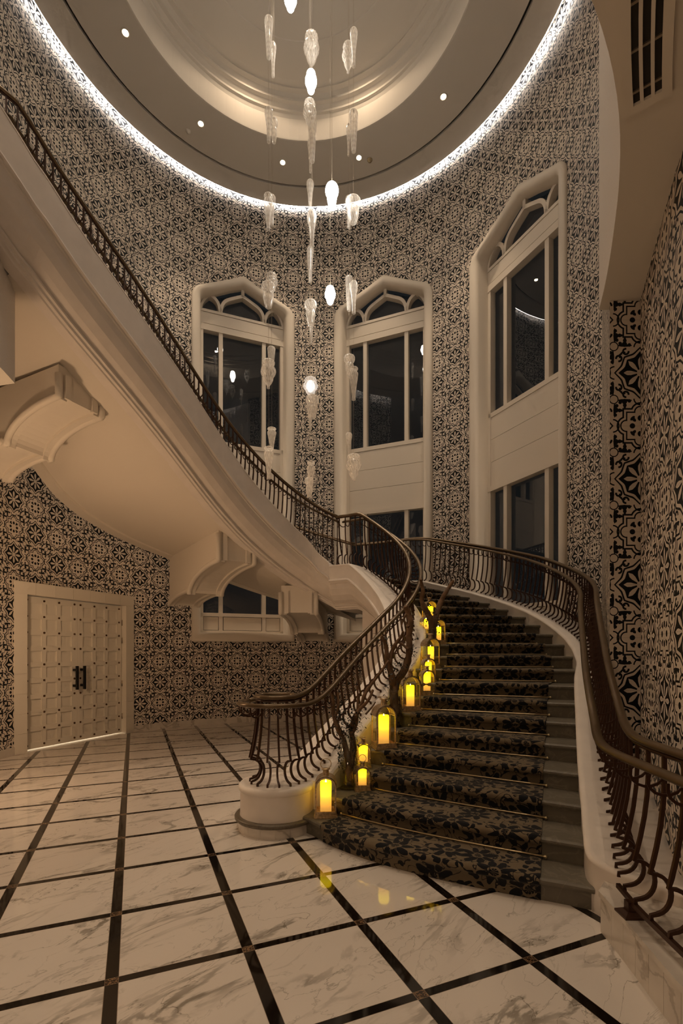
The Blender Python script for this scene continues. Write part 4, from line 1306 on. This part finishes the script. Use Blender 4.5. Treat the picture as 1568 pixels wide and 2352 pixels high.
for i, (u, v0, v1, wpx, kd, d, place) in enumerate(PEND):
    x, yy, zt = at(u, v0, d); zb = at(u, v1, d)[2]
    h = zt - zb; r = wpx / 2 / F * d
    root = empty('glass_pendant', (x, d, zt))
    tag(root, KINDNAME[kd] + ', ' + place, 'pendant lamp' if kd in ('globe', 'ball') else 'glass pendant', 'glass pendants of the long chandelier')
    mb = MB()
    lit = kd in ('globe', 'ball')
    ribs, amp, tw = (0, 0, 0) if lit else ((16, 0.045, 0) if kd in ('bulbs', 'vase') else ((18, 0.03, 18 if kd == 'swirl' else 6)))
    prof = [(max(0.001, a * r), -b * h) for a, b in PROF[kd]]
    prof = smooth_path(prof, 1)
    mb.lathe(prof, (0, 0, 0), 40 if not lit else 20, ribs, amp, tw)
    mb.build('glass_body', MAT['globe_light'] if lit else MAT['blown_glass'], root)
    if 'brightly lit' in place and kd == 'bulbs':
        mb = MB(); mb.sphere((0, 0, -h * 0.42), r * 0.62, 14, 1.3); mb.build('bulb', MAT['globe_glow'], root)
    mb = MB()
    mb.tube([(0, 0, -0.02), (0, 0, 12.85 - zt)], 0.0010 if not lit else 0.0022, 5); mb.build('cable', MAT['cable'], root)
    mb = MB(); mb.lathe([(0.004, 0.02), (0.012, 0.012), (0.014, -0.004), (0.002, -0.006)], (0, 0, 0), 10); mb.build('cap', MAT['cable'], root)

# ---- lanterns with wax candles on the left end of the treads
def lantern(x, y, z, w, hb, rz, label, ch, ring=True, cw=0.27, tilt=0.0):
    """w: width, hb: height to the top of the arched roof"""
    dp = w * 0.92; hw = w / 2 * 0.90; hd = dp / 2 * 0.90
    root = empty('lantern', (x, y, z), rz); tag(root, label, 'lantern', 'arched metal lanterns on the stair')
    m = MAT['lantern_metal']; t = w * 0.055
    mb = MB()
    mb.box((0, 0, 0.008), (w, dp, 0.016)); mb.box((0, 0, 0.023), (w * 0.94, dp * 0.94, 0.016)); mb.box((0, 0, 0.036), (w * 0.90, dp * 0.90, 0.012))
    mb.build('base', m, root)
    zs = hb - hw
    mb = MB()
    for sx in (-1, 1):
        for sy in (-1, 1): mb.box((sx * (hw - t / 2), sy * (hd - t / 2), (0.04 + zs) / 2), (t, t, zs - 0.04))
    for sy in (-1, 1):
        rows = []
        for k in range(17):
            a = pi * k / 16
            rows.append([((hw - o_) * cos(a), sy * (hd - t / 2) + e_, zs + (hw - o_) * sin(a)) for o_, e_ in ((0, -t / 2), (0, t / 2), (t * 1.1, t / 2), (t * 1.1, -t / 2))])
        ids = mb.grid(rows, closed_u=True, smooth=True); mb.cap(ids[0]); mb.cap(ids[-1], True)
        mb.box((0, sy * (hd - t / 2), 0.050), (2 * hw, t, 0.02))
    for sx in (-1, 1): mb.box((sx * (hw - t / 2), 0, zs), (t, 2 * hd, t * 0.8)); mb.box((sx * (hw - t / 2), 0, 0.05), (t, 2 * hd, 0.02))
    mb.build('frame', m, root)
    mb = MB()
    rows = [[((hw + o_) * cos(pi * k / 16), yy_, zs + (hw + o_) * sin(pi * k / 16)) for yy_, o_ in ((-hd - 0.004, 0.006), (hd + 0.004, 0.006))] for k in range(17)]
    mb.grid(rows, smooth=True)
    rows = [[((hw - 0.004) * cos(pi * k / 16), yy_, zs + (hw - 0.004) * sin(pi * k / 16)) for yy_ in (-hd + t, hd - t)] for k in range(17)]
    mb.grid(rows, smooth=True)
    mb.build('roof', m, root)
    for sy in (-1, 1):
        mb = MB(); yv = sy * (hd - t * 0.5)
        mb.face([mb.vert(p) for p in [(-hw + t, yv, 0.06), (hw - t, yv, 0.06)] + [((hw - t) * cos(pi * k / 12), yv, zs + (hw - t) * sin(pi * k / 12)) for k in range(13)]])
        mb.build('pane', MAT['clear_glass'], root)
    for sx in (-1, 1):
        mb = MB(); xv = sx * (hw - t * 0.5); mb.quad((xv, -hd + t, 0.06), (xv, hd - t, 0.06), (xv, hd - t, zs - t), (xv, -hd + t, zs - t)); mb.build('pane', MAT['clear_glass'], root)
    mb = MB(); k_ = w / 0.2
    mb.lathe([(0.030 * k_, -0.006), (0.028 * k_, 0.02 * k_), (0.024 * k_, 0.045 * k_), (0.036 * k_, 0.05 * k_), (0.037 * k_, 0.058 * k_), (0.02 * k_, 0.062 * k_), (0.001, 0.063 * k_)], (0, 0, hb), 14)
    mb.build('chimney', m, root)
    mb = MB(); rr = 0.046 * k_
    pts = []
    for k in range(19):
        a = radians(-60 + 300 * k / 18)
        yy_ = 0.0
        px, pz = rr * cos(a), rr * sin(a)
        if ring: pts.append((px, 0, hb + 0.058 * k_ + rr * 0.86 + pz))
        else: pts.append((px, (rr * 0.86 + pz), hb + 0.066 * k_))
    mb.tube(pts, 0.0035 * max(k_, .8), 6); mb.build('ring_handle', m, root)
    mb = MB(); mb.tube([(hw * 0.93, -hd - 0.004, zs * 0.55), (hw * 0.93, -hd - 0.016, zs * 0.55), (hw * 0.80, -hd - 0.016, zs * 0.55)], 0.005, 6); mb.build('latch', m, root)
    # candle: stands inside, a thing of its own
    cr = cw * w
    c = empty('candle', (x, y, z + 0.043)); tag(c, 'glowing yellow wax candle inside the ' + label, 'candle', 'wax candles inside the lanterns')
    c['label'] = ('glowing candle inside the ' + label)
    mb = MB(); hh = ch
    mb.lathe([(0.001, 0), (cr, 0), (cr, hh * 0.93), (cr * 0.96, hh * 0.985), (cr * 0.88, hh), (cr * 0.78, hh * 0.985), (cr * 0.35, hh * 0.94), (0.001, hh * 0.93)], (0, 0, 0), 22)
    mb.build('wax', MAT['wax'], c)
    mb = MB(); mb.lathe([(0.001, 0), (0.006, 0.006), (0.007, 0.014), (0.004, 0.026), (0.0005, 0.036)], (0, 0, hh * 0.93), 8); mb.build('flame', MAT['flame'], c)
def on_step(u, k, d): return ((u - 784.0) / F * d, d, k * RISE)
LN = [ # u, step, depth, width, height, turn, label, candle height, ring up
 (748, 1, 4.33, 0.205, 0.36, 0.02, 'lantern with its ring up, on the lowest step beside the drum', 0.265, True, 0.245),
 (832, 2, 4.58, 0.150, 0.225, 0.05, 'small lantern on the second step beside the vase', 0.165, True, 0.26),
 (834, 3, 4.86, 0.150, 0.235, 0.05, 'small lantern on the third step, behind the ring of another', 0.185, False, 0.30),
 (881, 4, 5.02, 0.232, 0.44, 0.22, 'biggest lantern, on the fourth step, its left side showing', 0.295, False, 0.235),
 (942, 6, 5.62, 0.222, 0.40, 0.06, 'tall lantern on the sixth step, right of the second branch vase', 0.25, False, 0.21),
 (980, 7, 5.86, 0.165, 0.30, 0.15, 'lantern on the seventh step, against the edge of the carpet', 0.235, False, 0.28),
 (983, 8, 6.05, 0.165, 0.28, 0.15, 'lantern on the eighth step, partly hidden by the one below it', 0.20, False, 0.26),
 (988, 9, 6.25, 0.205, 0.38, 0.30, 'broad lantern on the ninth step, below the Y-shaped branch', 0.235, False, 0.22),
 (1006, 11, 6.72, 0.170, 0.34, 0.25, 'lantern on the eleventh step, right of the Y-shaped branch', 0.20, False, 0.24),
 (978, 12, 6.95, 0.150, 0.24, 0.25, 'small lantern on the twelfth step, left of the Y-shaped branch', 0.17, False, 0.28),
 (986, 13, 7.25, 0.190, 0.34, 0.25, 'topmost lantern on the stair, behind the Y-shaped branch', 0.22, True, 0.28),
]
for u, k, d, wd, hb, rz, lab, ch, rg, cw in LN:
    x, y, z = on_step(u, k, d); lantern(x, y, z + 0.001, wd, hb, rz, lab, ch, rg, cw)

# ---- glass cylinders with gnarled branches and ivy
def knot(p, q, r0, r1, seed, n=9, amp=0.02):
    rng = random.Random(seed); P = []; R = []
    p, q = Vector(p), Vector(q); d = q - p
    off = Vector((0, 0, 0))
    for k in range(n + 1):
        t = k / n
        if 0 < k < n: off = off * 0.5 + Vector((rng.uniform(-1, 1), rng.uniform(-.6, .6), rng.uniform(-.3, .3))) * amp
        else: off = Vector((0, 0, 0)) if k == 0 else off * 0.5
        P.append(p + d * t + off); R.append(lerp(r0, r1, t) * rng.uniform(0.82, 1.18))
    return P, R
def chain(pix, d0, r0, r1, seed, dd=0.0):
    P = []
    for i, (u, v) in enumerate(pix):
        d = d0 + dd * i / max(1, len(pix) - 1) + (0.02 if i % 2 else -0.02); P.append(Vector(at(u, v, d)))
    Q = [tuple(p) for p in P]
    Q = smooth_path(Q, 2)
    rng = random.Random(seed); R = []
    for k in range(len(Q)): R.append(lerp(r0, r1, k / max(1, len(Q) - 1)) * rng.uniform(0.88, 1.14))
    return Q, R
def branch_thing(label, vlabel, base, rad, hgt, stems, d0, leaves, seed):
    x, y, z = base
    v = empty('glass_vase', base); tag(v, vlabel, 'vase', 'glass vases on the stair')
    mb = MB(); mb.lathe([(0.001, 0.0), (rad, 0.0), (rad, 0.012)], (0, 0, 0), 28); mb.build('bottom', MAT['vase_glass'], v)
    mb = MB(); mb.lathe([(rad, 0.012), (rad, hgt), (rad - 0.004, hgt + 0.002), (rad - 0.006, hgt), (rad - 0.006, 0.02), (0.001, 0.018)], (0, 0, 0), 28); mb.build('wall', MAT['vase_glass'], v)
    b = empty('branch', (x, y, z + 0.03)); tag(b, label, 'branch', 'dry branches in glass vases')
    M = Matrix.Translation((-x, -y, -z - 0.03))
    allp = []
    for i, (pix, r0, r1, dd) in enumerate(stems):
        P, R = chain(pix, d0, r0, r1, seed + i, dd)
        mb = MB(); mb.tube(P, R, 9); o = mb.build('stem', MAT['bark'], b); o.matrix_parent_inverse = M
        allp += P
    rng = random.Random(seed); mb = MB()
    for (u, vv, su, sv, n) in leaves:
        for _ in range(n):
            c = Vector(at(rng.gauss(u, su), rng.gauss(vv, sv), d0 + rng.uniform(-0.09, 0.09)))
            a = Vector((rng.uniform(-1, 1), rng.uniform(-1, 1), rng.uniform(-1, 1))).normalized()
            s1 = a.cross(Vector((0, 0, 1))).normalized(); L_ = rng.uniform(0.010, 0.021)
            mb.face([mb.vert(c - a * L_), mb.vert(c + s1 * L_ * 0.55), mb.vert(c + a * L_), mb.vert(c - s1 * L_ * 0.55)])
            if rng.random() < 0.35:
                e = c + Vector((rng.uniform(-.05, .05), rng.uniform(-.03, .03), rng.uniform(-.06, .06)))
                mb.tube([c, (c + e) / 2 + Vector((0, 0, .008)), e], 0.0016, 4)
    o = mb.build('ivy_leaves', MAT['ivy'], b); o['kind'] = 'stuff'; o.matrix_parent_inverse = M
branch_thing('gnarled brown branch with dark ivy in the lowest vase, forking to both sides', 'clear glass cylinder vase on the second step beside a small lantern', (0.072, 4.64, 2 * RISE), 0.088, 0.50,
  [([(798, 1800), (803, 1760), (796, 1728), (789, 1700), (776, 1672), (764, 1640), (766, 1608), (757, 1574)], 0.040, 0.013, 0.1),
   ([(800, 1795), (808, 1745), (812, 1712), (806, 1678), (812, 1650), (829, 1625), (836, 1596), (848, 1578), (868, 1552), (892, 1518)], 0.036, 0.010, 0.25),
   ([(812, 1650), (822, 1632), (846, 1610), (856, 1585)], 0.022, 0.012, 0.1), ([(776, 1672), (768, 1650), (778, 1625), (776, 1590)], 0.018, 0.008, 0.0),
   ([(806, 1690), (818, 1668), (820, 1640), (822, 1600), (820, 1575)], 0.018, 0.008, 0.1), ([(840, 1640), (856, 1622), (862, 1612)], 0.010, 0.006, 0.1)], 4.64,
  [(795, 1672, 18, 20, 190), (783, 1735, 5, 22, 80), (812, 1730, 4, 25, 50), (805, 1640, 16, 14, 70), (780, 1640, 10, 18, 40)], 11)
branch_thing('tall twisted brown branch in the middle vase, rising above the handrail', 'glass vase hidden behind the biggest lantern, holding the tall twisted branch', (0.60, 5.44, 5 * RISE), 0.085, 0.42,
  [([(906, 1640), (904, 1590), (901, 1560), (894, 1532), (888, 1505), (886, 1478), (876, 1460)], 0.058, 0.014, 0.0),
   ([(904, 1592), (912, 1560), (926, 1545), (936, 1520), (941, 1490), (938, 1460), (944, 1430), (938, 1408), (931, 1392)], 0.044, 0.030, 0.1),
   ([(894, 1522), (900, 1495), (908, 1478), (922, 1462), (926, 1450)], 0.030, 0.012, 0.0), ([(938, 1492), (922, 1478), (910, 1474)], 0.018, 0.010, 0.1),
   ([(938, 1440), (930, 1428), (916, 1418)], 0.016, 0.006, 0.0), ([(934, 1410), (925, 1425), (921, 1440)], 0.014, 0.007, 0.0)], 5.44,
  [(908, 1545, 12, 18, 110), (915, 1640, 5, 26, 90), (893, 1590, 4, 30, 60), (922, 1530, 8, 16, 50), (880, 1470, 14, 18, 40), (948, 1495, 5, 16, 40)], 23)
branch_thing('Y-shaped brown branch standing highest on the stair among the lanterns', 'small glass vase on the tenth step behind lanterns', (1.185, 6.44, 10 * RISE), 0.075, 0.36,
  [([(992, 1470), (993, 1440), (989, 1424), (982, 1408), (972, 1392), (967, 1376), (972, 1358), (968, 1343), (966, 1330)], 0.052, 0.018, -0.1),
   ([(993, 1450), (998, 1426), (1004, 1406), (1012, 1382), (1022, 1362), (1032, 1348), (1041, 1333)], 0.048, 0.020, 0.2)], 6.44,
  [(988, 1416, 10, 8, 90), (986, 1440, 5, 14, 50), (1002, 1440, 5, 12, 40), (985, 1398, 6, 6, 30)], 37)

#@@ENDPROPS
# ------------------------------------------------------------------ camera, light, view
cam = bpy.data.cameras.new('camera'); co = bpy.data.objects.new('camera', cam); COL.objects.link(co)
cam.sensor_fit = 'HORIZONTAL'; cam.sensor_width = 36.0; cam.lens = 36.0 * F / 1568.0
cam.shift_y = (HOR - 1176.0) / 1568.0
cam.clip_start = 0.02; cam.clip_end = 100
co.location = (0, 0, EYE); co.rotation_euler = (pi / 2, 0, 0)
SC.camera = co
w = bpy.data.worlds.new('night'); SC.world = w; w.use_nodes = True
w.node_tree.nodes['Background'].inputs[0].default_value = (0.009, 0.0095, 0.0095, 1); w.node_tree.nodes['Background'].inputs[1].default_value = 1.0

WARM = (1.0, 0.70, 0.42)
def spot(name, loc, power, size=100, blend=0.8, col=WARM, rad=0.06, tgt=None):
    l = bpy.data.lights.new(name, 'SPOT'); l.energy = power; l.spot_size = radians(size); l.spot_blend = blend; l.color = col; l.shadow_soft_size = rad
    o = bpy.data.objects.new(name, l); COL.objects.link(o); o.location = loc
    if tgt is not None:
        o.rotation_euler = (Vector(tgt) - Vector(loc)).to_track_quat('-Z', 'Y').to_euler()
    return o
def point(name, loc, power, col=WARM, rad=0.1):
    l = bpy.data.lights.new(name, 'POINT'); l.energy = power; l.color = col; l.shadow_soft_size = rad
    o = bpy.data.objects.new(name, l); COL.objects.link(o); o.location = loc; return o
NEUT = (1.0, 0.76, 0.52)
for p in SPOTS[:5]: spot('spot_lamp', (p[0], p[1], p[2] - 0.03), 330, 60, 0.7, NEUT)
for a in (200, 250, 300): spot('spot_lamp', (CX + 3.35 * cos(radians(a)), CY + 3.35 * sin(radians(a)), 12.05), 330, 60, 0.7, NEUT)
dx, dy = SPOTS[5][0] - CX, SPOTS[5][1] - CY
for sx, sy in ((1, 1), (-1, 1), (1, -1), (-1, -1)): spot('spot_lamp', (CX + sx * abs(dx), CY + sy * abs(dy), 12.80), 55, 165, 0.3, NEUT)
for x, y, e_ in ((-0.7, 0.7, 20), (0.85, 1.25, 34), (-2.6, 1.0, 18)): spot('lobby_light', (x, y, 4.40), e_, 120, 0.9, NEUT)
point('lobby_light', (-4.2, 5.25, 2.2), 82, (1.0, 0.64, 0.36), 0.16)
point('lobby_light', (-2.2, -1.5, 2.6), 60, (1.0, 0.70, 0.44), 0.25)  # unseen fill added behind the camera for ambience, no fixture built
SC.view_settings.view_transform = 'Standard'; SC.view_settings.look = 'None'; SC.view_settings.exposure = 0.0; SC.view_settings.gamma = 1.0
SC.view_settings.use_curve_mapping = False
try:
    cy = SC.cycles
    cy.max_bounces = 5; cy.diffuse_bounces = 3; cy.glossy_bounces = 3; cy.transmission_bounces = 2; cy.transparent_max_bounces = 12
    cy.use_adaptive_sampling = True; cy.adaptive_threshold = 0.10; cy.adaptive_min_samples = 14
    cy.sample_clamp_indirect = 4.0; cy.caustics_reflective = False; cy.caustics_refractive = False
    cy.use_denoising = True
except Exception: pass
